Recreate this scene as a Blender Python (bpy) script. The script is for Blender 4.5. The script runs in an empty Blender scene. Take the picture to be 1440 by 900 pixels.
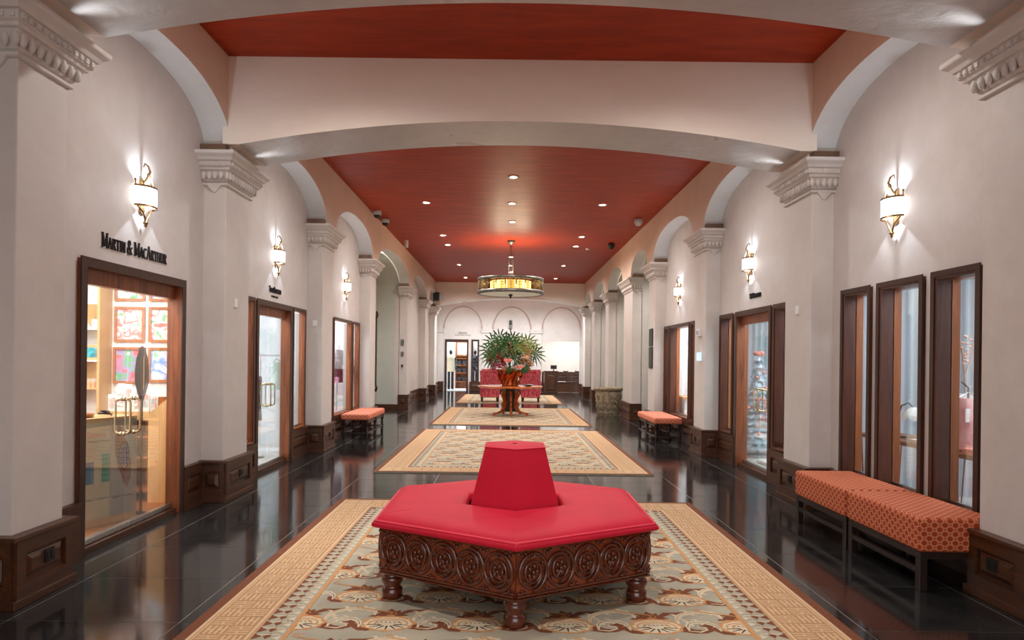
import bpy, math, random
from mathutils import Vector, Matrix, Euler
random.seed(7)
PI = math.pi
scene = bpy.context.scene
COL = scene.collection

# ------------------------------------------------------------------ camera
cam_data = bpy.data.cameras.new('camera')
cam = bpy.data.objects.new('camera', cam_data)
COL.objects.link(cam)
cam_data.sensor_width = 36.0
cam_data.lens = 24.0
cam_data.shift_x = 0.0049
cam_data.shift_y = 0.0379
cam_data.clip_start = 0.05
cam.matrix_world = Matrix.Translation((0, 0, 1.45)) @ Matrix.Rotation(PI / 2, 4, 'X') @ Matrix.Rotation(0.012, 4, 'Z')
scene.camera = cam

# ------------------------------------------------------------------ world (soft daylight through the open hall end behind the camera)
world = bpy.data.worlds.new('world')
scene.world = world
world.use_nodes = True
bg = world.node_tree.nodes['Background']
bg.inputs[0].default_value = (1.0, 0.97, 0.95, 1)
bg.inputs[1].default_value = 1.9
scene.view_settings.view_transform = 'Standard'
scene.view_settings.look = 'None'
scene.view_settings.exposure = 0.65
scene.view_settings.gamma = 1.0
scene.view_settings.use_curve_mapping = False
scene.cycles.caustics_reflective = False
scene.cycles.caustics_refractive = False

WARM = (1.0, 0.96, 0.91)
COOL = (0.74, 0.87, 1.0)
def lamp(name, kind, loc, power, color, parent=None, **kw):
    d = bpy.data.lights.new(name, kind)
    d.energy = power
    d.color = color
    rot = kw.pop('rot', (0, 0, 0))
    for k, v in kw.items():
        setattr(d, k, v)
    o = bpy.data.objects.new(name, d)
    COL.objects.link(o)
    if parent:
        o.parent = parent
    o.location = loc
    o.rotation_euler = rot
    return o

DOWN_W = 95.0
SCONCE_W = 9.0

# ------------------------------------------------------------------ mesh helpers
class MB:
    def __init__(s):
        s.v = []; s.f = []; s.m = []; s.s = []
    def add(s, vs, fs, mi=0, smooth=False):
        b = len(s.v)
        s.v.extend([tuple(v) for v in vs])
        for f in fs:
            s.f.append(tuple(b + i for i in f)); s.m.append(mi); s.s.append(smooth)
    def mark(s):
        return len(s.v)
    def xf(s, M, start=0):
        for i in range(start, len(s.v)):
            s.v[i] = tuple(M @ Vector(s.v[i]))
        return s
    def box(s, x0, x1, y0, y1, z0, z1, mi=0):
        if x0 > x1: x0, x1 = x1, x0
        if y0 > y1: y0, y1 = y1, y0
        if z0 > z1: z0, z1 = z1, z0
        s.add([(x0, y0, z0), (x1, y0, z0), (x1, y1, z0), (x0, y1, z0), (x0, y0, z1), (x1, y0, z1), (x1, y1, z1), (x0, y1, z1)],
              [(0, 3, 2, 1), (4, 5, 6, 7), (0, 1, 5, 4), (1, 2, 6, 5), (2, 3, 7, 6), (3, 0, 4, 7)], mi)
        return s
    def quad(s, a, b, c, d, mi=0):
        s.add([a, b, c, d], [(0, 1, 2, 3)], mi); return s
    def loft(s, rings, mi=0, smooth=False, closed=True, cap0=False, cap1=False):
        n = len(rings[0]); vs = [p for r in rings for p in r]; fs = []
        for i in range(len(rings) - 1):
            for j in range(n if closed else n - 1):
                k = (j + 1) % n
                fs.append((i * n + j, i * n + k, (i + 1) * n + k, (i + 1) * n + j))
        s.add(vs, fs, mi, smooth)
        if cap0: s.add(rings[0], [tuple(range(n))[::-1]], mi)
        if cap1: s.add(rings[-1], [tuple(range(n))], mi)
        return s
    def lathe(s, prof, n=16, c=(0, 0, 0), mi=0, smooth=True, cap=True, a0=0.0, a1=2 * PI):
        full = abs(a1 - a0 - 2 * PI) < 1e-6
        k = n if full else n + 1
        rings = []
        for r, z in prof:
            rings.append([(c[0] + r * math.cos(a0 + (a1 - a0) * j / n), c[1] + r * math.sin(a0 + (a1 - a0) * j / n), c[2] + z) for j in range(k)])
        s.loft(rings, mi, smooth, full, cap and full, cap and full)
        return s
    def tube(s, pts, r, n=6, mi=0, smooth=True, cap=True, closed=False):
        P = [Vector(p) for p in pts]; N = len(P)
        R = r if isinstance(r, (list, tuple)) else [r] * N
        rings = []; up = None
        for i in range(N):
            if closed: t = P[(i + 1) % N] - P[i - 1]
            else: t = P[min(i + 1, N - 1)] - P[max(i - 1, 0)]
            t.normalize()
            if up is None:
                up = Vector((0, 0, 1)) if abs(t.z) < 0.9 else Vector((1, 0, 0))
            a = t.cross(up)
            if a.length < 1e-5: a = t.orthogonal()
            a.normalize(); b = a.cross(t); up = b.copy()
            rings.append([P[i] + (a * math.cos(2 * PI * j / n) + b * math.sin(2 * PI * j / n)) * R[i] for j in range(n)])
        if closed:
            rings.append(rings[0]); s.loft(rings, mi, smooth)
        else:
            s.loft(rings, mi, smooth, True, cap, cap)
        return s
    def ell(s, c, r, nu=10, nv=6, mi=0):
        rings = []
        for i in range(nv + 1):
            t = PI * i / nv
            q = max(math.sin(t), 1e-3)
            rings.append([(c[0] + r[0] * q * math.cos(2 * PI * j / nu), c[1] + r[1] * q * math.sin(2 * PI * j / nu), c[2] - r[2] * math.cos(t)) for j in range(nu)])
        s.loft(rings, mi, True); return s
    def prism(s, poly, h, fn, mi=0):
        n = len(poly)
        a = [fn(p[0], p[1], 0) for p in poly]; b = [fn(p[0], p[1], h) for p in poly]
        s.add(a + b, [tuple(range(n))[::-1], tuple(range(n, 2 * n))] + [(i, (i + 1) % n, n + (i + 1) % n, n + i) for i in range(n)], mi)
        return s
    def build(s, name, mats, parent=None, loc=None, rot=None, uv=False, bevel=0.0, seg=2, kind=None, label=None):
        me = bpy.data.meshes.new(name)
        me.from_pydata(s.v, [], s.f)
        if not isinstance(mats, (list, tuple)): mats = [mats]
        for m in mats: me.materials.append(m)
        me.polygons.foreach_set('material_index', s.m)
        me.polygons.foreach_set('use_smooth', s.s)
        me.update()
        if uv:
            l = me.uv_layers.new(name='UVMap')
            for p in me.polygons:
                nx, ny, nz = (abs(c) for c in p.normal)
                for li in p.loop_indices:
                    c = me.vertices[me.loops[li].vertex_index].co
                    l.data[li].uv = (c.y, c.z) if nx >= ny and nx >= nz else ((c.x, c.z) if ny >= nz else (c.x, c.y))
        o = bpy.data.objects.new(name, me)
        COL.objects.link(o)
        if parent: o.parent = parent
        if loc is not None: o.location = loc
        if rot is not None: o.rotation_euler = rot
        if bevel:
            b = o.modifiers.new('bevel', 'BEVEL'); b.width = bevel; b.segments = seg; b.limit_method = 'ANGLE'; b.angle_limit = 0.7
        if kind: o['kind'] = kind
        if label: o['label'] = label
        return o

def tag(o, label=None, cat=None, group=None, kind=None):
    if label: o['label'] = label
    if cat: o['category'] = cat
    if group: o['group'] = group
    if kind: o['kind'] = kind
    return o
def thing(name, label, cat, loc=(0, 0, 0), rz=0.0, group=None):
    o = bpy.data.objects.new(name, None); COL.objects.link(o)
    o.empty_display_size = 0.1
    o.location = loc; o.rotation_euler = (0, 0, rz)
    return tag(o, label, cat, group)
def struct(name, loc=(0, 0, 0)):
    o = bpy.data.objects.new(name, None); COL.objects.link(o); o.location = loc
    o['kind'] = 'structure'; return o
KIDS = {}
def copy_tree(o, parent=None):
    c = o.copy(); COL.objects.link(c)
    if parent: c.parent = parent
    for ch in [k for k in scene.objects if k.parent == o]:
        copy_tree(ch, c)
    return c
def link_copy(o, parent=None, loc=None, rot=None):
    c = o.copy(); COL.objects.link(c)
    if parent: c.parent = parent
    if loc is not None: c.location = loc
    if rot is not None: c.rotation_euler = rot
    return c

# ------------------------------------------------------------------ materials
def S(r, g, b):
    f = lambda c: (c / 255 / 12.92) if c / 255 <= 0.04045 else ((c / 255 + 0.055) / 1.055) ** 2.4
    return (f(r), f(g), f(b), 1)
class NT:
    def __init__(s, m):
        m.use_nodes = True; s.t = m.node_tree; s.n = s.t.nodes; s.l = s.t.links
        s.b = s.n['Principled BSDF']
    def new(s, k, **kw):
        o = s.n.new(k)
        for a, v in kw.items(): setattr(o, a, v)
        return o
    def lk(s, a, b): s.l.new(a, b)
    def math(s, op, a, b=None, c=None):
        o = s.new('ShaderNodeMath', operation=op)
        for i, x in enumerate((a, b, c)):
            if x is None: continue
            if isinstance(x, (int, float)): o.inputs[i].default_value = x
            else: s.lk(x, o.inputs[i])
        return o.outputs[0]
    def coords(s, scale=(1, 1, 1), kind='Object'):
        tc = s.new('ShaderNodeTexCoord'); mp = s.new('ShaderNodeMapping')
        mp.inputs['Scale'].default_value = scale
        s.lk(tc.outputs[kind], mp.inputs['Vector']); return mp.outputs[0]
    def noise(s, vec, scale, detail=4, rough=0.55, dist=0.0):
        o = s.new('ShaderNodeTexNoise'); s.lk(vec, o.inputs['Vector'])
        o.inputs['Scale'].default_value = scale; o.inputs['Detail'].default_value = detail
        o.inputs['Roughness'].default_value = rough; o.inputs['Distortion'].default_value = dist
        return o.outputs['Fac']
    def ramp(s, fac, stops):
        o = s.new('ShaderNodeValToRGB'); s.lk(fac, o.inputs[0])
        e = o.color_ramp.elements
        e[0].position, e[0].color = stops[0]; e[1].position, e[1].color = stops[-1]
        for p, c in stops[1:-1]:
            q = e.new(p); q.color = c
        return o.outputs[0]
    def mix(s, fac, a, b):
        o = s.new('ShaderNodeMix', data_type='RGBA')
        if isinstance(fac, (int, float)): o.inputs[0].default_value = fac
        else: s.lk(fac, o.inputs[0])
        for i, x in ((6, a), (7, b)):
            if isinstance(x, tuple): o.inputs[i].default_value = x
            else: s.lk(x, o.inputs[i])
        return o.outputs[2]
    def bump(s, h, strength=0.2, dist=0.01):
        o = s.new('ShaderNodeBump'); s.lk(h, o.inputs['Height'])
        o.inputs['Strength'].default_value = strength; o.inputs['Distance'].default_value = dist
        s.lk(o.outputs[0], s.b.inputs['Normal'])
def mat(name, col, rough=0.5, metal=0.0, col2=None, nscale=6.0, stretch=(1, 1, 1), bump=0.0, bscale=None, lo=0.35, hi=0.65, emit=None, estr=0.0, spec=0.5, r2=None, detail=4, bdist=0.01, coat=0.0):
    m = bpy.data.materials.new(name); t = NT(m); b = t.b
    b.inputs['Roughness'].default_value = rough; b.inputs['Metallic'].default_value = metal
    b.inputs['Specular IOR Level'].default_value = spec
    b.inputs['Base Color'].default_value = col
    if coat: b.inputs['Coat Weight'].default_value = coat; b.inputs['Coat Roughness'].default_value = 0.12
    if col2 or bump or r2 is not None:
        v = t.coords(stretch); f = t.noise(v, nscale, detail)
        if col2: t.lk(t.ramp(f, [(lo, col), (hi, col2)]), b.inputs['Base Color'])
        if r2 is not None:
            q = t.new('ShaderNodeMapRange'); t.lk(f, q.inputs[0]); q.inputs[1].default_value = lo; q.inputs[2].default_value = hi
            q.inputs[3].default_value = rough; q.inputs[4].default_value = r2; t.lk(q.outputs[0], b.inputs['Roughness'])
        if bump: t.bump(t.noise(v, bscale or nscale * 2, 5), bump, bdist)
    if emit: b.inputs['Emission Color'].default_value = emit; b.inputs['Emission Strength'].default_value = estr
    return m
def plaster(name, a, b, c, rough=0.6, r2=0.6, stri=(1, 1, 1), bump=0.12):
    m = bpy.data.materials.new(name); t = NT(m)
    v = t.coords(); n1 = t.noise(v, 1.1, 5, 0.6, 0.6); n2 = t.noise(t.coords(stri), 7.0, 5, 0.65, 0.3)
    col = t.mix(t.math('MULTIPLY', n2, 0.55), t.ramp(n1, [(0.3, a), (0.68, b)]), c)
    t.lk(col, t.b.inputs['Base Color'])
    q = t.new('ShaderNodeMapRange'); t.lk(n1, q.inputs[0]); q.inputs[1].default_value = 0.35; q.inputs[2].default_value = 0.65
    q.inputs[3].default_value = rough; q.inputs[4].default_value = r2; t.lk(q.outputs[0], t.b.inputs['Roughness'])
    t.bump(t.noise(t.coords(stri), 9.0, 6, 0.6, 0.4), bump, 0.012)
    return m
def wood(name, a, b, axis=2, scale=3.0, rough=0.35, coat=0.0, bump=0.05):
    m = bpy.data.materials.new(name); t = NT(m)
    st = [9.0, 9.0, 9.0]; st[axis] = 0.7
    v = t.coords(tuple(st)); n = t.noise(v, scale, 5, 0.6, 1.2)
    t.lk(t.ramp(n, [(0.3, a), (0.7, b)]), t.b.inputs['Base Color'])
    t.b.inputs['Roughness'].default_value = rough
    if coat: t.b.inputs['Coat Weight'].default_value = coat; t.b.inputs['Coat Roughness'].default_value = 0.15
    if bump: t.bump(n, bump, 0.004)
    return m
def glow(name, col, strength):
    return mat(name, col, 0.6, emit=col, estr=strength)

M = {}
M['wall'] = plaster('wall_plaster', S(203, 194, 189), S(220, 211, 206), S(186, 175, 170))
M['shaft'] = plaster('pilaster_plaster', S(207, 198, 193), S(222, 214, 208), S(190, 180, 174))
M['upper'] = plaster('upper_plaster', S(216, 184, 164), S(227, 199, 181), S(202, 166, 144), stri=(3, 3, 0.5))
M['beam'] = plaster('beam_plaster', S(244, 232, 220), S(248, 238, 228), S(234, 214, 198), stri=(0.6, 2, 2.5))
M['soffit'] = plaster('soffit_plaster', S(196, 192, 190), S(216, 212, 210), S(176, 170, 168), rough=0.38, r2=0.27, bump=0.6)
M['archsoffit'] = plaster('arch_soffit_plaster', S(216, 213, 210), S(226, 224, 221), S(204, 200, 196))
M['trim'] = plaster('capital_plaster', S(208, 200, 195), S(222, 215, 210), S(190, 180, 174), bump=0.2)
M['archline'] = mat('arch_shade_line', S(170, 146, 132), 0.7, col2=S(182, 158, 144))  # plaster tone darkened to stand in for the mouldings' shadow lines
M['impost'] = mat('impost_gap_shade', S(134, 106, 88), 0.8, col2=S(116, 92, 76))  # dark brown stands in for the shadowed gap above the capitals
M['niche'] = plaster('niche_plaster', S(190, 193, 184), S(202, 205, 196), S(178, 180, 170))
def ceiling_mat():
    m = bpy.data.materials.new('red_ceiling_plaster'); t = NT(m)
    v = t.coords((0.5, 2.6, 1)); n = t.noise(v, 3.0, 6, 0.62, 0.5); n2 = t.noise(t.coords(), 0.5, 3)
    c = t.ramp(n, [(0.28, S(142, 40, 13)), (0.5, S(164, 52, 16)), (0.74, S(186, 68, 22))])
    t.lk(t.mix(t.math('MULTIPLY', n2, 0.4), c, S(132, 32, 14)), t.b.inputs['Base Color'])
    t.b.inputs['Roughness'].default_value = 0.46; t.b.inputs['Specular IOR Level'].default_value = 0.18
    t.bump(n, 0.35, 0.012)
    return m
M['ceiling'] = ceiling_mat()
M['tile'] = mat('black_stone_tile', S(26, 26, 27), 0.07, col2=S(44, 43, 42), nscale=2.2, r2=0.13, detail=6, bump=0.015, bscale=1.3, bdist=0.02)
M['grout'] = mat('grout', S(150, 146, 140), 0.5, col2=S(130, 126, 120))
M['wood'] = wood('dark_mahogany', S(50, 27, 14), S(86, 48, 25), 2, 2.2, 0.34)
M['woodh'] = wood('dark_mahogany_grain_across', S(50, 27, 14), S(88, 49, 25), 1, 2.2, 0.34)
M['frame'] = wood('door_frame_wood', S(96, 48, 24), S(164, 90, 44), 2, 1.6, 0.38)
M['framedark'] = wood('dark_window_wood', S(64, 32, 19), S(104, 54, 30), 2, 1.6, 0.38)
M['framelit'] = wood('lit_jamb_wood', S(150, 82, 42), S(200, 118, 62), 2, 1.6, 0.38)  # lit copy of the frame wood, shop light put into the colour
M['casing'] = wood('dark_casing_wood', S(48, 24, 15), S(66, 34, 21), 2, 2.0, 0.4)
M['carved'] = wood('carved_rosewood', S(58, 20, 11), S(104, 42, 20), 0, 2.0, 0.22, coat=0.6)
M['panelwood'] = wood('rosewood_ground', S(96, 36, 16), S(142, 62, 27), 0, 2.0, 0.3, coat=0.3)
M['leather'] = mat('red_leather', S(204, 31, 58), 0.55, col2=S(194, 27, 52), nscale=3, spec=0.22, bump=0.08, bscale=160, bdist=0.002)
M['black'] = mat('black_metal', S(20, 19, 18), 0.45)
M['blackwood'] = wood('ebonised_wood', S(26, 16, 13), S(42, 25, 19), 2, 3, 0.35)
M['bronze'] = mat('aged_bronze', S(120, 92, 58), 0.35, 0.9, col2=S(160, 124, 80), nscale=20)
M['brass'] = mat('polished_brass', S(184, 164, 130), 0.25, 1.0)
M['steel'] = mat('brushed_steel', S(196, 194, 190), 0.28, 1.0, col2=S(170, 168, 165), nscale=30)
M['white'] = mat('white_paint', S(236, 236, 234), 0.5, col2=S(228, 228, 226))
M['offwhite'] = mat('shop_wall_white', S(232, 232, 234), 0.6, col2=S(224, 225, 228), nscale=2)
M['creamwall'] = mat('shop_wall_cream', S(242, 238, 232), 0.6, col2=S(236, 230, 222), nscale=2)
M['shopfloor'] = mat('pale_shop_floor', S(214, 206, 196), 0.35, col2=S(198, 190, 180), nscale=3)
M['maple'] = wood('maple_veneer', S(206, 158, 102), S(224, 180, 122), 2, 1.4, 0.4)
M['koa'] = wood('koa_wood', S(120, 62, 28), S(176, 104, 52), 2, 2.4, 0.3)
M['paper'] = mat('paper', S(238, 236, 230), 0.7, col2=S(228, 226, 220))
def glass_mat(name='window_glass', tint=(0.97, 0.985, 0.98, 1), gl=0.10):
    m = bpy.data.materials.new(name); t = NT(m)
    t.n.remove(t.b)
    out = [n for n in t.n if n.type == 'OUTPUT_MATERIAL'][0]
    tr = t.new('ShaderNodeBsdfTransparent'); tr.inputs[0].default_value = tint
    g = t.new('ShaderNodeBsdfGlossy'); g.inputs['Roughness'].default_value = 0.02
    fr = t.new('ShaderNodeFresnel'); fr.inputs[0].default_value = 1.35
    mx = t.new('ShaderNodeMixShader')
    t.lk(t.math('MULTIPLY', fr.outputs[0], 0.5), mx.inputs[0]); t.lk(tr.outputs[0], mx.inputs[1]); t.lk(g.outputs[0], mx.inputs[2])
    t.lk(mx.outputs[0], out.inputs[0])
    return m
M['glass'] = glass_mat()
def lattice(name, base, line, p=0.066, lo=0.28):
    """woven ogee lattice in metres, on UVs"""
    m = bpy.data.materials.new(name); t = NT(m)
    tc = t.new('ShaderNodeTexCoord'); sp = t.new('ShaderNodeSeparateXYZ'); t.lk(tc.outputs['UV'], sp.inputs[0])
    cu = t.math('COSINE', t.math('MULTIPLY', sp.outputs[0], 2 * PI / p)); cv = t.math('COSINE', t.math('MULTIPLY', sp.outputs[1], 2 * PI / (p * 0.86)))
    f = t.math('ABSOLUTE', t.math('SUBTRACT', t.math('ABSOLUTE', t.math('ADD', cu, cv)), 0.42))
    k = t.math('SUBTRACT', 1.0, t.math('MINIMUM', t.math('MAXIMUM', t.math('MULTIPLY', t.math('SUBTRACT', f, lo), 9.0), 0.0), 1.0))
    wv = t.noise(tc.outputs['UV'], 500, 2)
    t.lk(t.mix(t.math('MULTIPLY', k, 0.85), t.mix(wv, base, tuple(c * 0.75 for c in base[:3]) + (1,)), line), t.b.inputs['Base Color'])
    t.b.inputs['Roughness'].default_value = 0.8
    t.bump(t.math('ADD', k, t.math('MULTIPLY', wv, 0.4)), 0.25, 0.002)
    return m
M['bench'] = lattice('orange_lattice_fabric', S(176, 56, 22), S(222, 156, 106), lo=0.22)
M['stool'] = lattice('coral_lattice_fabric', S(204, 92, 62), S(232, 172, 140), 0.075, 0.2)
M['velvet'] = mat('crimson_brocade', S(158, 26, 58), 0.7, col2=S(206, 96, 96), nscale=14, stretch=(1.6, 1.6, 0.7), lo=0.4, hi=0.62, detail=6)
M['copper'] = mat('copper', S(206, 110, 56), 0.25, 0.85, col2=S(150, 70, 34), nscale=4)
M['stone'] = mat('carved_limestone', S(168, 152, 128), 0.8, col2=S(120, 104, 82), nscale=14, bump=0.5, bscale=18, bdist=0.02)
M['emitwarm'] = glow('downlight_lens', (1.0, 0.86, 0.70, 1), 30.0)
M['shade'] = glow('sconce_shade_glass', (1.0, 0.97, 0.92, 1), 3.2)

# ------------------------------------------------------------------ layout numbers
CX = 0.1                      # hall axis
HW, HS, HU = 3.12, 2.90, 2.85  # half widths: wall, pilaster shaft, upper wall
ZC, ZK = 4.37, 3.425           # ceiling, capital top
ZT = 2.13
WT = 0.13                     # shopfront wall thickness
YB, YF = -5.0, 30.0
X = lambda s, h: CX + s * h
PIL = {-1: [(-4.4, -3.8), (-0.4, 0.2), (3.88, 4.32), (6.76, 7.38), (10.33, 10.93), (13.9, 14.5), (19.1, 19.8), (23.3, 24.0), (26.3, 26.9)],
       1: [(-4.4, -3.8), (-0.4, 0.2), (3.90, 4.32), (6.76, 7.38), (10.33, 10.93), (13.9, 14.5), (16.4, 17.6), (20.2, 20.9), (23.5, 24.2), (26.3, 26.9)]}
NICHE = {-1: [(14.5, 19.1)], 1: [(14.5, 16.4), (17.6, 20.2), (20.9, 23.5), (24.2, 26.3)]}
ND = {-1: 3.75, 1: 4.55}     # depth of the open recesses
# openings in the shopfront walls: (y0, y1, z0, z1)
DOORS = {-1: [(4.79, 6.33, 0, ZT), (8.16, 9.48, 0, ZT)], 1: [(8.27, 9.55, 0, ZT)]}
WINS = {-1: [(7.60, 8.09, 0.41, ZT), (9.55, 10.14, 0.41, ZT), (11.80, 13.14, 0.41, ZT), (13.25, 13.84, 0.41, ZT)],
        1: [(4.62, 5.14, 0.39, ZT), (5.26, 5.90, 0.39, ZT), (6.02, 6.53, 0.39, ZT), (7.66, 8.20, 0.41, ZT), (9.68, 10.26, 0.41, ZT), (11.64, 11.92, 0.41, ZT), (12.00, 13.40, 0.41, ZT), (13.48, 13.88, 0.41, ZT)]}

# ------------------------------------------------------------------ floor
fl = struct('floor')
MB().box(-7.5, 7.5, YB - 1.5, 34.5, -0.12, -0.0015).build('slab', M['grout'], fl)
tw, td = 0.93, 0.73
t0 = MB().box(0.003, tw - 0.003, 0.003, td - 0.003, -0.02, 0.0).build('tile', M['tile'], fl)
xs = [-3.62 + tw * i for i in range(8)]
ys = [3.70 + td * j for j in range(37)]
first = True
for yj in ys:
    for xi in xs:
        if yj + td > 30.2: continue
        if first:
            t0.location = (xi, yj, 0); first = False
        else:
            link_copy(t0, fl, (xi, yj, 0))
mb = MB()
for i in range(9):
    for j in range(-13, 0):
        mb.box(-3.62 + tw * i - tw * 0 + 0.002, -3.62 + tw * (i + 1) - 0.002, 3.70 + td * j + 0.002, 3.70 + td * (j + 1) - 0.002, -0.02, 0.0)
for s in (-1, 1):
    for (a, b) in NICHE[s]:
        x0, x1 = sorted((X(s, 3.72), X(s, ND[s])))
        y = a
        while y < b - 0.01:
            mb.box(x0, x1, y + 0.002, min(y + td, b) - 0.002, -0.02, 0.0); y += td
for j in range(5):
    for i in range(9):
        mb.box(-3.62 + tw * i + 0.002, -3.62 + tw * (i + 1) - 0.002, 30.0 + td * j + 0.2, 30.2 + td * (j + 1) - 0.004, -0.02, 0.0)
mb.build('tile_field', M['tile'], fl, kind='stuff')

# ------------------------------------------------------------------ ceiling
ce = MB().box(X(-1, HU + 0.4), X(1, HU + 0.4), YB, 34.3, ZC, ZC + 0.12).build('ceiling', M['ceiling']); ce['kind'] = 'structure'

# ------------------------------------------------------------------ side walls and arcade
def in_any(y, spans): return any(a - 1e-4 <= y <= b + 1e-4 for a, b in spans)
def arch_z(y, a, b, rise):
    u = (y - (a + b) / 2) / ((b - a) / 2)
    return ZK + 0.04 + rise * math.sqrt(max(0.0, 1 - abs(u) ** 2.3))
for s, nm in ((-1, 'left'), (1, 'right')):
    mb = MB()
    ops = sorted(DOORS[s] + WINS[s])
    ys_ = [YB]
    for o in ops: ys_ += [o[0], o[1]]
    def solid(y0, y1, z0, z1):
        segs = [(y0, y1)]
        for a, b in NICHE[s]:
            n2 = []
            for p, q in segs:
                if q <= a or p >= b: n2.append((p, q))
                else:
                    if p < a: n2.append((p, a))
                    if q > b: n2.append((b, q))
            segs = n2
        for p, q in segs: mb.box(X(s, HW), X(s, HW + WT), p, q, z0, z1)
    prev = YB
    for (a, b, z0, z1) in ops:
        solid(prev, a, 0, ZC)
        if z0 > 0: solid(a, b, 0, z0)
        solid(a, b, z1, ZC)
        prev = b
    solid(prev, YF, 0, ZC)
    w = mb.build('wall_' + nm, M['wall']); w['kind'] = 'structure'
    # upper arcade wall over the bays
    mb = MB(); P = PIL[s]
    xi, xo = X(s, HU), X(s, HW)
    for k in range(len(P)):
        a, b = P[k]
        mb.box(xi, xo, a, b, ZK + 0.04, ZC, 0)
        c = P[k + 1][0] if k + 1 < len(P) else None
        if c is None:
            mb.box(xi, xo, b, 30.0, 3.75, ZC, 0); continue
        rise = 0.52 if c - b > 2.2 else 0.46
        n = 28
        for i in range(n):
            u0 = -math.cos(PI * i / n); u1 = -math.cos(PI * (i + 1) / n)
            y0 = (b + c) / 2 + u0 * (c - b) / 2; y1 = (b + c) / 2 + u1 * (c - b) / 2
            z0, z1 = arch_z(y0, b, c, rise), arch_z(y1, b, c, rise)
            mb.quad((xi, y0, z0), (xi, y1, z1), (xi, y1, ZC), (xi, y0, ZC), 0)
            mb.quad((xo, y0, z0), (xo, y1, z1), (xo, y1, ZC), (xo, y0, ZC), 0)
            mb.quad((xi, y0, z0), (xi, y1, z1), (xo, y1, z1), (xo, y0, z0), 1)
    mb.build('arcade', [M['upper'], M['archsoffit']], w)
    # recesses behind the open bays
    mb = MB()
    for a, b in NICHE[s]:
        xb = X(s, ND[s])
        mb.box(xb, xb + s * 0.1, a - 0.1, b + 0.1, 0, ZC)
        mb.box(X(s, HW + WT), xb, a - 0.12, a, 0, ZC); mb.box(X(s, HW + WT), xb, b, b + 0.12, 0, ZC)
        # barrel vault of the recess
        n = 16
        for i in range(n):
            u0 = -math.cos(PI * i / n); u1 = -math.cos(PI * (i + 1) / n)
            y0 = (b + a) / 2 + u0 * (b - a) / 2; y1 = (b + a) / 2 + u1 * (b - a) / 2
            z0 = 3.35 + 0.6 * math.sqrt(max(0, 1 - u0 * u0)); z1 = 3.35 + 0.6 * math.sqrt(max(0, 1 - u1 * u1))
            mb.quad((X(s, HW), y0, z0), (X(s, HW), y1, z1), (xb, y1, z1), (xb, y0, z0))
    o = mb.build('wall_recess', M['niche']); o['kind'] = 'structure'
    mb = MB()
    for a, b in NICHE[s]:
        xb = X(s, ND[s])
        mb.box(xb - s * 0.02, xb, a, b, 0, 0.14)
        mb.box(X(s, HW + 0.02), xb, b - 0.02, b, 0, 0.14); mb.box(X(s, HW + 0.02), xb, a, a + 0.02, 0, 0.14)
    bb = mb.build('baseboard_' + nm, M['woodh']); bb['kind'] = 'structure'

# ------------------------------------------------------------------ pilasters with capitals and panelled plinths
def rect_loft(mb, x_in, x_face, s, y0, y1, prof, mi=0):
    """profile (offset, z) around three exposed sides; x_in is the wall side"""
    rings = [[(x_in, y0 - o * 1.4, z), (x_face - s * o, y0 - o * 1.4, z), (x_face - s * o, y1 + o * 1.4, z), (x_in, y1 + o * 1.4, z)] for o, z in prof]
    mb.loft(rings, mi, False, True, True, True)
CAPPROF = [(0.012, -0.30), (0.022, -0.292), (0.022, -0.275), (0.006, -0.265), (0.02, -0.255), (0.045, -0.20), (0.055, -0.165), (0.072, -0.16), (0.076, -0.14),
           (0.09, -0.13), (0.094, -0.085), (0.11, -0.08), (0.122, -0.055), (0.148, -0.03), (0.152, -0.02), (0.154, 0.0)]
egg_proto = MB().ell((0, 0, 0), (0.024, 0.024, 0.044), 8, 6)
egg0 = None
def panel_face(mb, fn, w, h, mi=0):
    """framed raised panel on a face: fn(u, v, d) -> world, d outwards"""
    def bx(u0, u1, v0, v1, d0, d1, m=mi):
        p = [fn(u0, v0, d0), fn(u1, v0, d0), fn(u1, v1, d0), fn(u0, v1, d0), fn(u0, v0, d1), fn(u1, v0, d1), fn(u1, v1, d1), fn(u0, v1, d1)]
        mb.add(p, [(0, 3, 2, 1), (4, 5, 6, 7), (0, 1, 5, 4), (1, 2, 6, 5), (2, 3, 7, 6), (3, 0, 4, 7)], m)
    e = min(0.075, w * 0.16)
    bx(0, e, 0, h, 0, 0.022); bx(w - e, w, 0, h, 0, 0.022)
    bx(e, w - e, 0, 0.085, 0, 0.022); bx(e, w - e, h - 0.075, h, 0, 0.022)
    # raised field with sloping edges
    a0, a1, b0, b1 = e + 0.02, w - e - 0.02, 0.105, h - 0.095
    if a1 - a0 > 0.08:
        r0 = [fn(a0, b0, 0), fn(a1, b0, 0), fn(a1, b1, 0), fn(a0, b1, 0)]
        r1 = [fn(a0, b0, 0.006), fn(a1, b0, 0.006), fn(a1, b1, 0.006), fn(a0, b1, 0.006)]
        q = 0.03
        r2 = [fn(a0 + q, b0 + q, 0.018), fn(a1 - q, b0 + q, 0.018), fn(a1 - q, b1 - q, 0.018), fn(a0 + q, b1 - q, 0.018)]
        mb.loft([r0, r1, r2], mi, False, True, False, True)
PH = 0.405
outlet_proto = None
tn = 0
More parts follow.
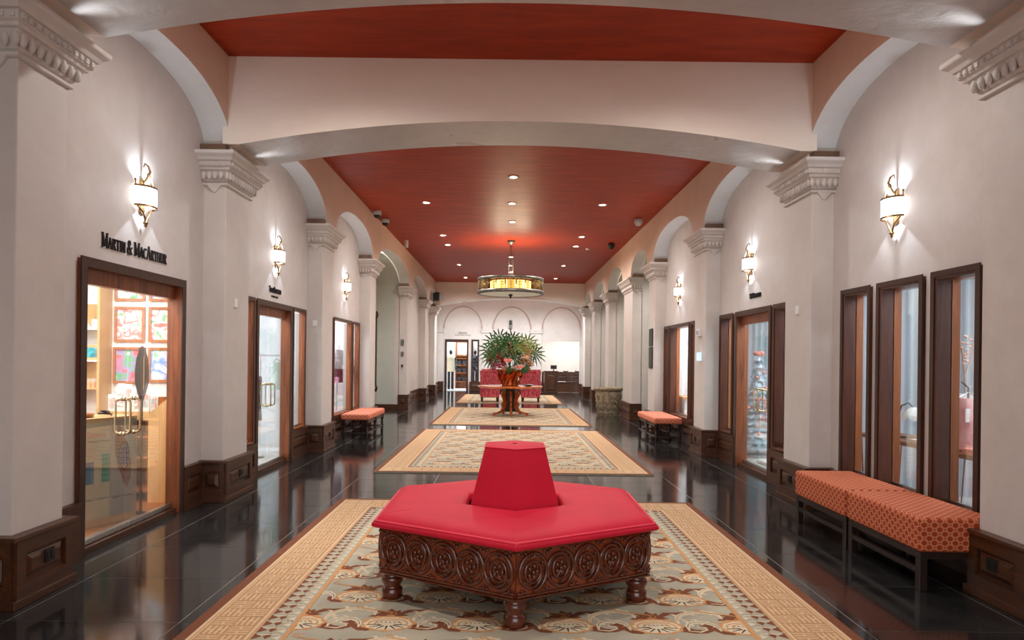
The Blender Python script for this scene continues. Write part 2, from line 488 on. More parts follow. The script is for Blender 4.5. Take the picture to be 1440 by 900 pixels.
for s in (-1, 1):
    P = PIL[s]
    for k, (y0, y1) in enumerate(P):
        tn += 1
        root = struct('trim_%d' % tn)
        deep = (s == 1 and k == 6)
        xw = X(s, HW + 0.02)
        # shaft
        MB().box(xw, X(s, HS), y0, y1, PH, ZK - 0.28).build('shaft', M['shaft'], root, bevel=0.008)
        # capital
        mb = MB(); rect_loft(mb, xw, X(s, HS), s, y0, y1, [(o, ZK + z) for o, z in CAPPROF])
        cap = mb.build('capital', M['trim'], root)
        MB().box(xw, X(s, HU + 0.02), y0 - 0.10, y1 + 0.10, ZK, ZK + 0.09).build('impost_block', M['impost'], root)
        if y1 > 0:
            near = 3 < y0 < 8
            eggs = []
            n1 = max(3, int((y1 - y0 + 0.12) / 0.066)); n2 = 5
            for i in range(n1):
                eggs.append((X(s, HS - 0.045), y0 - 0.06 + (y1 - y0 + 0.12) * (i + 0.5) / n1, ZK - 0.208))
            for i in range(n2):
                eggs.append((X(s, HS - 0.03 + 0.058 * i), y0 - 0.064, ZK - 0.208))
            if near:
                for e in eggs:
                    if egg0 is None:
                        egg0 = egg_proto.build('egg_moulding', M['trim'], cap, e)
                    else:
                        link_copy(egg0, cap, e)
            else:
                mb = MB()
                for e in eggs: mb.ell(e, (0.024, 0.024, 0.044), 6, 4)
                mb.build('egg_band', M['trim'], cap, kind='stuff')
            # dentil beads under the cornice
            if y1 > 3:
                mb = MB()
                nb = int((y1 - y0 + 0.2) / 0.05)
                for i in range(nb):
                    yy = y0 - 0.12 + (y1 - y0 + 0.24) * (i + 0.5) / nb
                    mb.box(X(s, HS - 0.088), X(s, HS - 0.106), yy - 0.013, yy + 0.013, ZK - 0.125, ZK - 0.095)
                for i in range(5):
                    xx = X(s, HS - 0.06 + 0.06 * i)
                    mb.box(xx - 0.014, xx + 0.014, y0 - 0.12, y0 - 0.136, ZK - 0.125, ZK - 0.095)
                mb.build('bead_row', M['trim'], cap, kind='stuff')
                # pendant leaf on the camera side and the hall side
                mb = MB()
                xm = X(s, (HS + HW) / 2)
                mb.loft([[(xm - 0.075, y0 - 0.03, ZK - 0.285), (xm + 0.075, y0 - 0.03, ZK - 0.285), (xm + 0.075, y0, ZK - 0.285), (xm - 0.075, y0, ZK - 0.285)],
                         [(xm - 0.012, y0 - 0.014, ZK - 0.36), (xm + 0.012, y0 - 0.014, ZK - 0.36), (xm + 0.012, y0, ZK - 0.36), (xm - 0.012, y0, ZK - 0.36)]], 0, False, True, True, True)
                mb.build('pendant_leaf', M['trim'], cap)
        # plinth
        mb = MB()
        xf = X(s, HS - 0.03)
        mb.box(xw, xf, y0 - 0.03, y1 + 0.03, 0, PH - 0.02)
        mb.box(xw, xf - s * 0.035, y0 - 0.065, y1 + 0.065, PH - 0.022, PH + 0.006)
        mb.box(xw, xf - s * 0.03, y0 - 0.06, y1 + 0.06, 0, 0.05)
        pl = mb.build('plinth', M['woodh'], root, bevel=0.004)
        if y1 > 3:
            mb = MB()
            panel_face(mb, (lambda u, v, d: (xf - s * d, y0 - 0.03 + u, 0.05 + v)), y1 - y0 + 0.06, PH - 0.075)
            mb.build('panel', M['woodh'], pl)
            mb = MB()
            xa, xb2 = sorted((X(s, HW), xf))
            panel_face(mb, (lambda u, v, d: (xa + u, y0 - 0.03 - d, 0.05 + v)), xb2 - xa, PH - 0.075)
            mb.build('panel', M['woodh'], pl)
            if y0 < 11:
                mb = MB()
                ym = (y0 + y1) / 2 + 0.02
                mb.box(xf - s * 0.016, xf - s * 0.03, ym - 0.04, ym + 0.04, 0.20, 0.275)
                mb.box(xf - s * 0.03, xf - s * 0.034, ym - 0.03, ym - 0.006, 0.215, 0.26); mb.box(xf - s * 0.03, xf - s * 0.034, ym + 0.006, ym + 0.03, 0.215, 0.26)
                mb.build('outlet', M['black'], pl)
# dado panelling between openings and pilasters
for s, nm in ((-1, 'left'), (1, 'right')):
    root = struct('baseboard_%s_panelling' % nm) if False else struct('baseboard_' + nm)
    P = PIL[s]
    spans = []
    for k in range(len(P) - 1):
        a, b = P[k][1], P[k + 1][0]
        if b < 3: continue
        if any(abs(a - n[0]) < 0.05 for n in NICHE[s]): continue
        cuts = sorted([d for d in DOORS[s] if a < d[0] < b])
        p = a
        for d in cuts:
            spans.append((p, d[0] - 0.0)); p = d[1]
        spans.append((p, b))
    spans.append((26.9, 30.0))
    for (a, b) in spans:
        if b - a < 0.04: continue
        mb = MB(); xf = X(s, HW - 0.02)
        mb.box(X(s, HW), xf, a, b, 0, PH - 0.02)
        mb.box(X(s, HW), xf - s * 0.03, a, b, PH - 0.022, PH)
        mb.box(X(s, HW), xf - s * 0.03, a, b, 0, 0.05)
        n = max(1, round((b - a) / 0.75)); w = (b - a) / n
        for i in range(n):
            panel_face(mb, (lambda u, v, d, i=i: (xf - s * d, a + w * i + u, 0.05 + v)), w, PH - 0.075)
        mb.build('dado', M['woodh'], root, bevel=0.0)

# ------------------------------------------------------------------ cross beams with segmental arches
def beam(name, y0, y1, mat_face):
    xa, xb = X(-1, HU - 0.10), X(1, HU - 0.10)
    n = 40; mb = MB()
    def zz(x):
        u = (x - CX) / (HU - 0.1)
        return ZK + 0.085 + 0.26 * (1 - abs(u) ** 2.0)
    for i in range(n):
        x0 = xa + (xb - xa) * i / n; x1 = xa + (xb - xa) * (i + 1) / n
        z0, z1 = zz(x0), zz(x1)
        mb.quad((x0, y0, z0), (x1, y0, z1), (x1, y0, ZC), (x0, y0, ZC), 0)
        mb.quad((x0, y1, z0), (x1, y1, z1), (x1, y1, ZC), (x0, y1, ZC), 0)
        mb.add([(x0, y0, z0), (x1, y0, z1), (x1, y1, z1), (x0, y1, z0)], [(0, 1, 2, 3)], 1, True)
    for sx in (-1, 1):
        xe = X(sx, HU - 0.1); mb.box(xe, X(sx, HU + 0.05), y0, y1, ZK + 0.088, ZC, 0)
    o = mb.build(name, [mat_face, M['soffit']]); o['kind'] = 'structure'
    return o
beam('trim_31', 3.72, 4.45, M['beam']); beam('trim_32', 6.66, 7.42, M['beam']); beam('trim_33', 26.2, 26.95, M['beam']); beam('trim_34', -0.5, 0.25, M['beam'])

# ------------------------------------------------------------------ far wall
fw = struct('wall_far')
YW = 30.0
def in_open(x, z):
    return False
mb = MB()
D0, D1 = -2.73, -1.70; W0, W1 = -1.57, -1.23; O0, O1 = 1.54, 3.20
xl, xr = X(-1, HW + 0.2), X(1, HW + 0.2)
for (a, b, z0, z1) in [(xl, D0, 0, ZC), (D0, D1, 2.28, ZC), (D1, W0, 0, ZC), (W0, W1, 0, 0.43), (W0, W1, 2.28, ZC), (W1, O0, 0, ZC), (O0, O1, 2.25, ZC), (O1, xr, 0, ZC)]:
    mb.box(a, b, YW, YW + 0.2, z0, z1)
mb.build('plaster', M['shaft'], fw)
def arch_band(xc, hw, zs, r, w=0.05, d=0.05):
    mb = MB(); n = 24
    for i in range(n):
        a0, a1 = PI * i / n, PI * (i + 1) / n
        f = lambda a, rr, y: (xc + rr * math.cos(a) * hw / r, y, zs + rr * math.sin(a))
        for (ra, rb) in ((r - w, r),):
            p = [f(a0, ra, YW), f(a1, ra, YW), f(a1, rb, YW), f(a0, rb, YW), f(a0, ra, YW - d), f(a1, ra, YW - d), f(a1, rb, YW - d), f(a0, rb, YW - d)]
            mb.add(p, [(4, 5, 6, 7), (0, 1, 5, 4), (3, 2, 6, 7)])
    return mb
for xc in (-1.95, 0.2, 2.37):
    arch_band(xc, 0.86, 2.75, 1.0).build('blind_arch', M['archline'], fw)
for x0, x1 in ((-3.02, -2.82), (-1.10, -0.66), (1.06, 1.50), (3.24, 3.26)):
    mb = MB(); mb.box(x0, x1, YW - 0.05, YW, 0.42, 2.58); mb.box(x0 - 0.03, x1 + 0.03, YW - 0.09, YW, 2.58, 2.68); mb.box(x0 - 0.05, x1 + 0.05, YW - 0.11, YW, 2.68, 2.73)
    mb.build('pier', M['shaft'], fw)
for x0, x1 in ((xl, D0 - 0.06), (D1 + 0.06, O0)):
    mb = MB(); mb.box(x0, x1, YW - 0.07, YW, 0, 0.40); mb.box(x0, x1, YW - 0.1, YW, 0.40, 0.43)
    n = max(1, round((x1 - x0) / 0.8)); w = (x1 - x0) / n
    for i in range(n):
        panel_face(mb, (lambda u, v, d, i=i: (x0 + w * i + u, YW - 0.07 - d, 0.04 + v)), w, 0.35)
    mb.build('dado', M['wood'], fw)
# room behind the right-hand opening and shop behind the far door
for bx_, m_, nm_ in (((1.3, 4.9, 32.6, 32.7, 0, 2.7), 'creamwall', 'wall_lounge'), ((1.2, 1.3, 30.2, 32.7, 0, 2.7), 'creamwall', 'wall_lounge'), ((4.9, 5.0, 30.2, 32.7, 0, 2.7), 'creamwall', 'wall_lounge'), ((1.2, 5.0, 30.2, 32.7, 2.7, 2.8), 'creamwall', 'ceiling'),
                     ((1.3, 4.9, 32.55, 32.6, 0, 0.86), 'wood', 'baseboard_lounge'),
                     ((-4.0, -0.4, 33.0, 33.1, 0, 2.7), 'offwhite', 'wall_far_shop'), ((-4.1, -4.0, 30.2, 33.1, 0, 2.7), 'offwhite', 'wall_far_shop'), ((-0.4, -0.3, 30.2, 33.1, 0, 2.7), 'offwhite', 'wall_far_shop'), ((-4.1, -0.3, 30.2, 33.1, 2.7, 2.8), 'offwhite', 'ceiling'), ((-4.0, -0.4, 30.2, 33.0, -0.004, 0.02), 'offwhite', 'floor')):
    o = MB().box(*bx_).build(nm_, M[m_]); o['kind'] = 'structure'
lamp('lounge_light', 'AREA', (2.9, 31.2, 2.65), 40, (1, 0.97, 0.96), shape='RECTANGLE', size=2.0, size_y=1.2)
lamp('far_shop_light', 'AREA', (-2.2, 31.4, 2.65), 70, (0.92, 0.96, 1), shape='RECTANGLE', size=2.0, size_y=1.6)

# ------------------------------------------------------------------ doors and windows
wn = 0; dn = 0
def frame_mb(s, y0, y1, z0, z1, w=0.055, hall=0.025, deep=0.15, sill=True):
    mb = MB(); xa = X(s, HW - hall); xb = X(s, HW + deep)
    mb.box(xa, xb, y0, y0 + w, z0, z1); mb.box(xa, xb, y1 - w, y1, z0, z1); mb.box(xa, xb, y0 + w, y1 - w, z1 - w, z1)
    if sill: mb.box(X(s, HW - hall - 0.012), xb, y0 + w, y1 - w, z0, z0 + 0.02)
    return mb
for s in (-1, 1):
    for (y0, y1, z0, z1) in WINS[s]:
        wn += 1
        r = struct('window_%d' % wn)
        g = 0.004
        dp = 0.062 if s < 0 else 0.155; gp = 0.03 if s < 0 else 0.085
        if s < 0:
            frame_mb(s, y0 + g, y1 - g, z0 + g, z1 - g, 0.036, 0.025, dp).build('frame', M['frame'], r, bevel=0.003)
        else:
            frame_mb(s, y0 + g, y1 - g, z0 + g, z1 - g, 0.05, 0.025, gp - 0.001).build('frame', M['framedark'], r, bevel=0.003)
            frame_mb(s, y0 + g, y1 - g, z0 + g, z1 - g, 0.05, -gp - 0.009, dp).build('inner_jamb', M['framelit'], r)
        # dark face casing
        mb = MB(); xa, xb = X(s, HW - 0.034), X(s, HW - 0.0255); w = 0.034
        mb.box(xa, xb, y0 - 0.01, y0 + w, z0, z1 + 0.01); mb.box(xa, xb, y1 - w, y1 + 0.01, z0, z1 + 0.01); mb.box(xa, xb, y0 + w, y1 - w, z1 - w, z1 + 0.01)
        mb.build('casing', M['casing'], r)
        MB().box(X(s, HW + gp), X(s, HW + gp + 0.008), y0 + 0.06, y1 - 0.06, z0 + 0.026, z1 - 0.06).build('pane', M['glass'], r)
        mb = MB(); mb.box(X(s, HW + gp - 0.01), X(s, HW + gp + 0.018), y0 + 0.06, y1 - 0.06, z0 + 0.024, z0 + 0.05); mb.build('glazing_bead', M['steel'], r)
    for (y0, y1, z0, z1) in DOORS[s]:
        dn += 1
        r = struct('door_%d' % dn)
        g = 0.004
        mb = frame_mb(s, y0 + g, y1 - g, z0, z1 - g, 0.055, 0.025, 0.105 if s < 0 else 0.13, sill=False)
        mb.box(X(s, HW + 0.03), X(s, HW + 0.10), y0 + 0.055, y1 - 0.055, z1 - 0.17, z1 - 0.055)
        mb.build('frame', M['frame'], r, bevel=0.003)
        mb = MB(); xa, xb = X(s, HW - 0.037), X(s, HW - 0.0255); w = 0.06
        mb.box(xa, xb, y0 - 0.01, y0 + w, z0, z1 + 0.01); mb.box(xa, xb, y1 - w, y1 + 0.01, z0, z1 + 0.01); mb.box(xa, xb, y0 + w, y1 - w, z1 - w, z1 + 0.01)
        mb.build('casing', M['casing'], r)
        MB().box(X(s, HW + 0.0), X(s, HW + 0.12), y0 + 0.065, y1 - 0.065, 0.0, 0.046).build('threshold', M['wood'], r)
        ym = (y0 + y1) / 2
        for (a, b, hs) in ((y0 + 0.065, ym - 0.004, 1), (ym + 0.004, y1 - 0.065, -1)):
            gd = 0.055 if s < 0 else 0.085
            leaf = MB().box(X(s, HW + gd), X(s, HW + gd + 0.012), a, b, 0.085, z1 - 0.172).build('door_leaf', M['glass'], r)
            mb = MB(); mb.box(X(s, HW + gd - 0.015), X(s, HW + gd + 0.027), a, b, 0.05, 0.09); mb.build('bottom_rail', M['steel'], leaf, bevel=0.004)
            hy = b - 0.07 if hs == 1 else a + 0.07
            mb = MB()
            for side in (-1, 1):
                xg = X(s, HW + gd + 0.006 + side * 0.006); xo = X(s, HW + gd + 0.006 + side * 0.06)
                pts = []
                for q in range(7):
                    a_ = PI / 2 * q / 6
                    pts.append((xg + (xo - xg) * math.sin(a_), hy, 1.09 - 0.03 + 0.03 * math.cos(a_)))
                lower = [(p[0], p[1], 1.9 - p[2] + 0.0) for p in pts[::-1]]
                pts = pts + [(p[0], hy, p[2]) for p in lower]
                off = 0.0
                pts = [(p[0], p[1], p[2]) for p in pts]
                mb.tube(pts, 0.0095, 8)
                for zz in (1.09, 0.81): mb.lathe([(0.018, -0.006), (0.018, 0.006)], 10, (0, 0, 0)).xf(Matrix.Translation((xg + (xo - xg) * 0.12, hy, zz)) @ Matrix.Rotation(PI / 2, 4, 'Y'), len(mb.v) - 20 - 20)
            mb.build('handle', M['brass'], leaf)
# far door and window
dn += 1
r = struct('door_%d' % dn)
mb = MB(); mb.box(D0, D0 + 0.08, YW - 0.04, YW + 0.2, 0, 2.28); mb.box(D1 - 0.08, D1, YW - 0.04, YW + 0.2, 0, 2.28); mb.box(D0 + 0.08, D1 - 0.08, YW - 0.04, YW + 0.2, 2.16, 2.28)
mb.build('frame', M['casing'], r)
MB().box(D0 + 0.08, D1 - 0.08, YW + 0.09, YW + 0.1, 0.0, 2.16).build('door_leaf', M['glass'], r)
wn += 1
r = struct('window_%d' % wn)
mb = MB(); mb.box(W0, W0 + 0.07, YW - 0.04, YW + 0.2, 0.43, 2.28); mb.box(W1 - 0.07, W1, YW - 0.04, YW + 0.2, 0.43, 2.28); mb.box(W0 + 0.07, W1 - 0.07, YW - 0.04, YW + 0.2, 2.20, 2.28); mb.box(W0 + 0.07, W1 - 0.07, YW - 0.04, YW + 0.2, 0.43, 0.47)
mb.build('frame', M['casing'], r)
MB().box(W0 + 0.07, W1 - 0.07, YW + 0.09, YW + 0.1, 0.47, 2.20).build('pane', M['glass'], r)
# ------------------------------------------------------------------ shop rooms behind the shopfronts
def shop_room(s, y0, y1, depth, wallm, floorm, ceilm, end=None):
    xi = X(s, HW + WT); xo = X(s, HW + WT + depth)
    for bx_, m_, nm_ in (((xo, xo + s * 0.06, y0 - 0.05, y1 + 0.05, 0, 2.75), wallm, 'wall_shop'), ((xi, xo, y0 - 0.06, y0, 0, 2.75), wallm, 'wall_shop'),
                         ((xi, xo, y1, y1 + 0.05, 0, 2.75), end or wallm, 'wall_shop'), ((xi, xo, y0, y1, 2.69, 2.75), ceilm, 'ceiling')):
        o = MB().box(*bx_).build(nm_, m_); o['kind'] = 'structure'
    f = MB().box(X(s, HW + 0.02), xo, y0, y1, -0.003, 0.015).build('floor', floorm); f['kind'] = 'structure'
def ribbed_mat():
    m = bpy.data.materials.new('grey_ribbed_drape'); t = NT(m)
    tc = t.new('ShaderNodeTexCoord'); sp = t.new('ShaderNodeSeparateXYZ'); t.lk(tc.outputs['Object'], sp.inputs[0])
    w = t.math('SINE', t.math('MULTIPLY', sp.outputs[0], 62.0))
    t.lk(t.ramp(t.math('ADD', t.math('MULTIPLY', w, 0.5), 0.5), [(0.0, S(150, 156, 162)), (1.0, S(190, 196, 202))]), t.b.inputs['Base Color'])
    t.b.inputs['Roughness'].default_value = 0.8; t.bump(w, 0.4, 0.02)
    return m
M['drape'] = ribbed_mat()
def brick_mat():
    m = bpy.data.materials.new('white_painted_masonry'); t = NT(m)
    t.lk(t.ramp(t.noise(t.coords((1, 1, 3)), 3, 3), [(0.3, S(222, 222, 224)), (0.7, S(238, 238, 240))]), t.b.inputs['Base Color'])
    return m
M['brick'] = brick_mat()
shop_room(-1, 4.35, 7.70, 2.8, M['creamwall'], M['koa'], M['white'])
shop_room(-1, 7.85, 11.2, 2.6, M['offwhite'], M['shopfloor'], M['white'])
shop_room(-1, 11.4, 14.35, 1.4, M['offwhite'], M['shopfloor'], M['white'])
shop_room(1, 4.35, 7.40, 2.8, M['offwhite'], M['shopfloor'], M['white'], M['drape'])
shop_room(1, 7.52, 11.2, 2.8, M['offwhite'], M['shopfloor'], M['white'], M['drape'])
shop_room(1, 11.4, 14.35, 1.6, M['offwhite'], M['shopfloor'], M['white'], M['brick'])
def shop_light(s, y, h, power, col, sx=1.2, sy=2.2):
    lamp('shop_light', 'AREA', (X(s, HW + h), y, 2.66), power, col, shape='RECTANGLE', size=sx, size_y=sy)
shop_light(-1, 5.7, 1.2, 125, (0.95, 0.97, 1.0))
shop_light(-1, 8.9, 1.2, 84, (0.86, 0.94, 1.0))
shop_light(-1, 12.5, 0.9, 60, (0.90, 0.95, 1.0), 0.8, 2.0)
shop_light(1, 5.45, 1.2, 62, (0.80, 0.90, 1.0))
shop_light(1, 8.65, 1.2, 84, (0.80, 0.92, 1.0))
shop_light(1, 12.5, 0.9, 76, (0.92, 0.96, 1.0), 0.8, 2.0)

# ------------------------------------------------------------------ recessed downlights
dl = thing('downlight', 'x', 'light', (0, 0, ZC))
MB().lathe([(0.055, -0.001), (0.085, -0.004), (0.088, -0.010), (0.062, -0.012), (0.055, -0.006)], 20, cap=False).build('trim_ring', M['white'], dl)
MB().lathe([(0.0001, -0.005), (0.056, -0.005)], 16, cap=False).build('lens', M['emitwarm'], dl)
lights = [(0.07, 10.95, 'nearest of the ceiling downlights, alone on the hall axis'),
          (-1.55, 12.82, 'left one of the nearest row of three ceiling downlights'), (0.06, 12.80, 'middle one of the nearest row of three ceiling downlights'), (1.76, 12.83, 'right one of the nearest row of three ceiling downlights'),
          (0.08, 14.52, 'single ceiling downlight just in front of the chandelier canopy'),
          (-1.56, 16.22, 'ceiling downlight level with the chandelier canopy, to its left'), (1.74, 16.20, 'ceiling downlight level with the chandelier canopy, to its right'),
          (-1.56, 17.56, 'ceiling downlight close behind the one left of the chandelier canopy'), (1.74, 17.58, 'ceiling downlight close behind the one right of the chandelier canopy'),
          (0.08, 19.55, 'upper of the three downlights seen behind the chandelier rods'), (0.07, 21.33, 'middle of the three downlights seen behind the chandelier rods'), (0.10, 22.92, 'lowest of the three downlights seen behind the chandelier rods'),
          (-1.53, 21.30, 'ceiling downlight above the left end of the chandelier'), (1.72, 21.25, 'ceiling downlight above the right end of the chandelier'),
          (-1.53, 24.65, 'farthest ceiling downlight on the left, near the end wall'), (1.72, 24.62, 'farthest ceiling downlight on the right, near the end wall')]
for i, (x, y, lab) in enumerate(lights):
    o = dl if i == 0 else copy_tree(dl)
    o.location = (x, y, ZC - 0.001); tag(o, lab, 'light', 'recessed ceiling downlights')
    lamp('downlight_lamp', 'SPOT', (x, y, ZC - 0.03), DOWN_W, WARM, spot_size=2.75, spot_blend=0.8, shadow_soft_size=0.05)
for (x, y) in [(-1.5, 5.2), (1.7, 5.2), (-1.5, 8.6), (1.7, 8.6), (-1.5, -2.2), (1.7, -2.2)]:
    lamp('downlight_lamp', 'SPOT', (x, y, ZC - 0.03), DOWN_W * 0.95, WARM, spot_size=2.75, spot_blend=0.8, shadow_soft_size=0.05)
for (x, y) in [(0.1, 5.0), (0.1, 2.9)]:
    lamp('downlight_lamp', 'SPOT', (x, y, ZC - 0.03), DOWN_W * (0.55 if y > 4 else 1.3), WARM, spot_size=1.5, spot_blend=0.8, shadow_soft_size=0.06)  # unseen lamps added to brighten the red seat and near rug
for (x, y) in [(-1.8, 27.5), (0.1, 27.5), (2.0, 27.5)]:
    lamp('downlight_lamp', 'SPOT', (x, y, ZC - 0.03), DOWN_W * 3.2, (0.90, 0.97, 1.0), spot_size=2.75, spot_blend=0.8, shadow_soft_size=0.05)

# ------------------------------------------------------------------ wall sconces (local +x points into the hall)
def make_sconce():
    r = thing('wall_sconce', 'x', 'sconce')
    a0, a1 = -PI / 2, PI / 2
    R, D = 0.125, 0.10
    def half(z, rr=1.0): return [(0.015 + D * rr * math.cos(a0 + PI * i / 18), R * rr * math.sin(a0 + PI * i / 18), z) for i in range(19)]
    mb = MB(); mb.loft([half(-0.075), half(0.075)], 0, True, False)
    mb.loft([half(-0.075, 0.96), half(0.075, 0.96)], 0, True, False)
    mb.build('shade', M['shade'], r)
    for z in (-0.078, 0.078):
        mb = MB(); mb.loft([half(z - 0.008, 1.03), half(z + 0.008, 1.03), half(z + 0.008, 0.95), half(z - 0.008, 0.95), half(z - 0.008, 1.03)], 0, False, False)
        mb.build('shade_band', M['bronze'], r)
    mb = MB(); mb.box(0, 0.018, -0.03, 0.03, -0.13, 0.15); mb.build('back_plate', M['bronze'], r, bevel=0.004)
    mb = MB(); mb.tube([(0.02, 0, 0.12), (0.05, 0, 0.16), (0.075, 0.0, 0.21), (0.06, 0, 0.255), (0.03, 0, 0.28), (0.02, 0.0, 0.25)], [0.009, 0.010, 0.009, 0.008, 0.007, 0.005], 6); mb.build('scroll_arm', M['bronze'], r)
    for sy in (-1, 1):
        mb = MB(); mb.tube([(0.06, sy * 0.005, 0.2), (0.07, sy * 0.05, 0.13), (0.06, sy * 0.09, 0.085)], 0.005, 5); mb.build('strut', M['bronze'], r)
        mb = MB(); mb.lathe([(0.006, -0.04), (0.006, -0.006), (0.012, 0.0), (0.008, 0.01), (0.002, 0.014)], 8, (0.02, sy * 0.118, 0.122)); mb.build('knob', M['bronze'], r); mb = MB()
        mb.tube([(0.03, sy * 0.11, -0.08), (0.045, sy * 0.06, -0.12), (0.045, sy * 0.02, -0.17), (0.04, 0, -0.21)], [0.006, 0.008, 0.009, 0.008], 6)
        mb.build('strut', M['bronze'], r)
    mb = MB(); mb.lathe([(0.006, 0.02), (0.02, 0.01), (0.022, 0.0), (0.01, -0.012), (0.014, -0.022), (0.004, -0.035)], 10, (0.04, 0, -0.21)); mb.build('finial', M['bronze'], r)
    return r
sc = make_sconce()
spots = [(-1, 5.60, 'frosted half-drum wall sconce above the left doorway with paintings inside'), (-1, 8.86, 'frosted half-drum wall sconce above the second doorway on the left'), (-1, 12.62, 'frosted half-drum wall sconce above the left window with the floral jacket'),
         (1, 5.66, 'frosted half-drum wall sconce above the three tall windows on the right'), (1, 9.03, 'frosted half-drum wall sconce above the doorway with the white tree'), (1, 12.72, 'frosted half-drum wall sconce above the right window beyond the cushioned stool')]
for i, (s, y, lab) in enumerate(spots):
    o = sc if i == 0 else copy_tree(sc)
    o.location = (X(s, HW - 0.001), y, 2.735); o.rotation_euler = (0, 0, 0 if s < 0 else PI)
    tag(o, lab, 'sconce', 'half-drum wall sconces')
    xx = X(s, HW - 0.085)
    lamp('sconce_lamp', 'SPOT', (xx, y, 2.735 + 0.06), SCONCE_W, COOL, spot_size=2.3, spot_blend=0.5, shadow_soft_size=0.012, rot=(PI, 0, 0))
    lamp('sconce_lamp', 'SPOT', (xx, y, 2.735 - 0.05), SCONCE_W * 0.75, COOL, spot_size=1.75, spot_blend=0.10, shadow_soft_size=0.012)
    lamp('sconce_lamp', 'POINT', (X(s, HW - 0.32), y, 2.735), 1.2, COOL, shadow_soft_size=0.06)

for s in (-1, 1):
    for a, b in NICHE[s]:
        lamp('recess_fill_lamp', 'SPOT', (X(s, (HW + ND[s]) / 2 - 0.1), (a + b) / 2, 3.8), 85, WARM, spot_size=2.4, spot_blend=0.9, shadow_soft_size=0.08)  # added lamp without a fixture, brightens the open recess
for s in (-1, 1):
    for y in (4.12, 7.08):
        lamp('soffit_patch_lamp', 'SPOT', (X(s, HU - 0.085), y, ZK + 0.03), 6.5, (0.9, 0.95, 1.0), spot_size=1.1, spot_blend=1.0, shadow_soft_size=0.05, rot=(0, (PI - 1.36) * s, 0))  # unseen lamp placed to make the bright patch on the beam soffit
# ------------------------------------------------------------------ chandelier
ch = thing('chandelier', 'large drum chandelier with lit amber glass and pewter rings above the round table', 'chandelier', (0.07, 16.9, ZC))
zt, zb, R = -0.93, -1.33, 0.80
M['pewter'] = mat('pewter', S(138, 138, 132), 0.42, 0.8, col2=S(104, 104, 98), nscale=12)
M['amber'] = glass_mat('amber_glass', (0.80, 0.58, 0.28, 1))
M['cream_lit'] = glass_mat('honey_glass', (0.92, 0.78, 0.50, 1)); M['inner'] = glow('inner_glow_drum', (1.0, 0.82, 0.55, 1), 1.5)  # inner glowing drum is added to make the glass bright in the middle
MB().lathe([(0.001, -0.001), (0.095, -0.002), (0.10, -0.02), (0.06, -0.06), (0.02, -0.10), (0.012, -0.12)], 20).build('canopy', M['pewter'], ch)
mb = MB(); mb.tube([(0, 0, -0.1), (0, 0, zt + 0.02)], 0.012, 8); mb.build('stem', M['pewter'], ch)
for k in range(3):
    a = 2 * PI * k / 3 + 0.5
    mb = MB(); mb.tube([(0.02 * math.cos(a), 0.02 * math.sin(a), -0.1), (0.06 * math.cos(a), 0.06 * math.sin(a), -0.30), (0.06 * math.cos(a), 0.06 * math.sin(a), zt - 0.02), (R * 0.96 * math.cos(a), R * 0.96 * math.sin(a), zt - 0.03)], 0.006, 5)
    mb.build('suspension_rod', M['pewter'], ch)
def ring(z0, z1, r): return [(r - 0.05, z0), (r, z0), (r + 0.02, z0 + 0.01), (r + 0.02, z1 - 0.01), (r, z1), (r - 0.05, z1), (r - 0.05, z0)]
MB().lathe(ring(zt - 0.075, zt, R), 48, cap=False).build('top_ring', M['pewter'], ch)
MB().lathe(ring(zb, zb + 0.085, R + 0.01), 48, cap=False).build('bottom_ring', M['pewter'], ch)
MB().lathe([(0.02, 0.012), (R - 0.04, 0.012)], 48, (0, 0, zb), cap=False).build('diffuser', glow('chandelier_diffuser', (0.8, 0.84, 0.74, 1), 0.08), ch)
inn = None
for k in range(12):
    q = MB(); h = PI / 12 * 0.86; q.loft([[(0.50 * math.cos(-h + 2 * h * i / 4), 0.50 * math.sin(-h + 2 * h * i / 4), z_) for i in range(5)] for z_ in (zb + 0.07, zt - 0.08)], 0, True, False)
    if inn is None: inn = q.build('glow_drum', M['inner'], ch)
    else: link_copy(inn, ch, rot=(0, 0, 2 * PI * k / 12))
pan0 = None
for k in range(24):
    a = 2 * PI * k / 24
    q = MB(); h = PI / 24 * 0.93
    pts = [(R * math.cos(-h + 2 * h * i / 4), R * math.sin(-h + 2 * h * i / 4)) for i in range(5)]
    q.loft([[(x, y, zb + 0.085) for x, y in pts], [(x, y, zt - 0.075) for x, y in pts]], 0, True, False)
    q.loft([[(x * 0.99, y * 0.99, zb + 0.085) for x, y in pts], [(x * 0.99, y * 0.99, zt - 0.075) for x, y in pts]], 0, True, False)
    if k < 2:
        p_ = q.build('glass_panel', M['cream_lit'] if k % 2 else M['amber'], ch)
        if k == 0: pa = p_
        else: pb = p_
        p_.rotation_euler = (0, 0, a)
    else:
        link_copy(pb if k % 3 else pa, ch, rot=(0, 0, a))
rb = MB()
x0 = R + 0.008
rb.tube([(x0, 0, zb + 0.08), (x0, 0, zt - 0.07)], 0.008, 5)
for q in (0.25, 0.5, 0.75):
    zc_ = zb + 0.085 + (zt - zb - 0.16) * q
    rb.tube([(x0, 0.055 * math.sin(t * PI / 4), zc_ + 0.045 * math.cos(t * PI / 4)) for t in range(8)], 0.005, 4, closed=True)
rib = rb.build('scroll_rib', M['pewter'], ch)
for k in range(1, 24): link_copy(rib, ch, rot=(0, 0, 2 * PI * k / 24))
MB().lathe([(0.001, 0.02), (0.05, 0.0), (0.06, -0.02), (0.025, -0.04), (0.03, -0.06), (0.004, -0.10)], 14, (0, 0, zb)).build('finial', M['black'], ch)
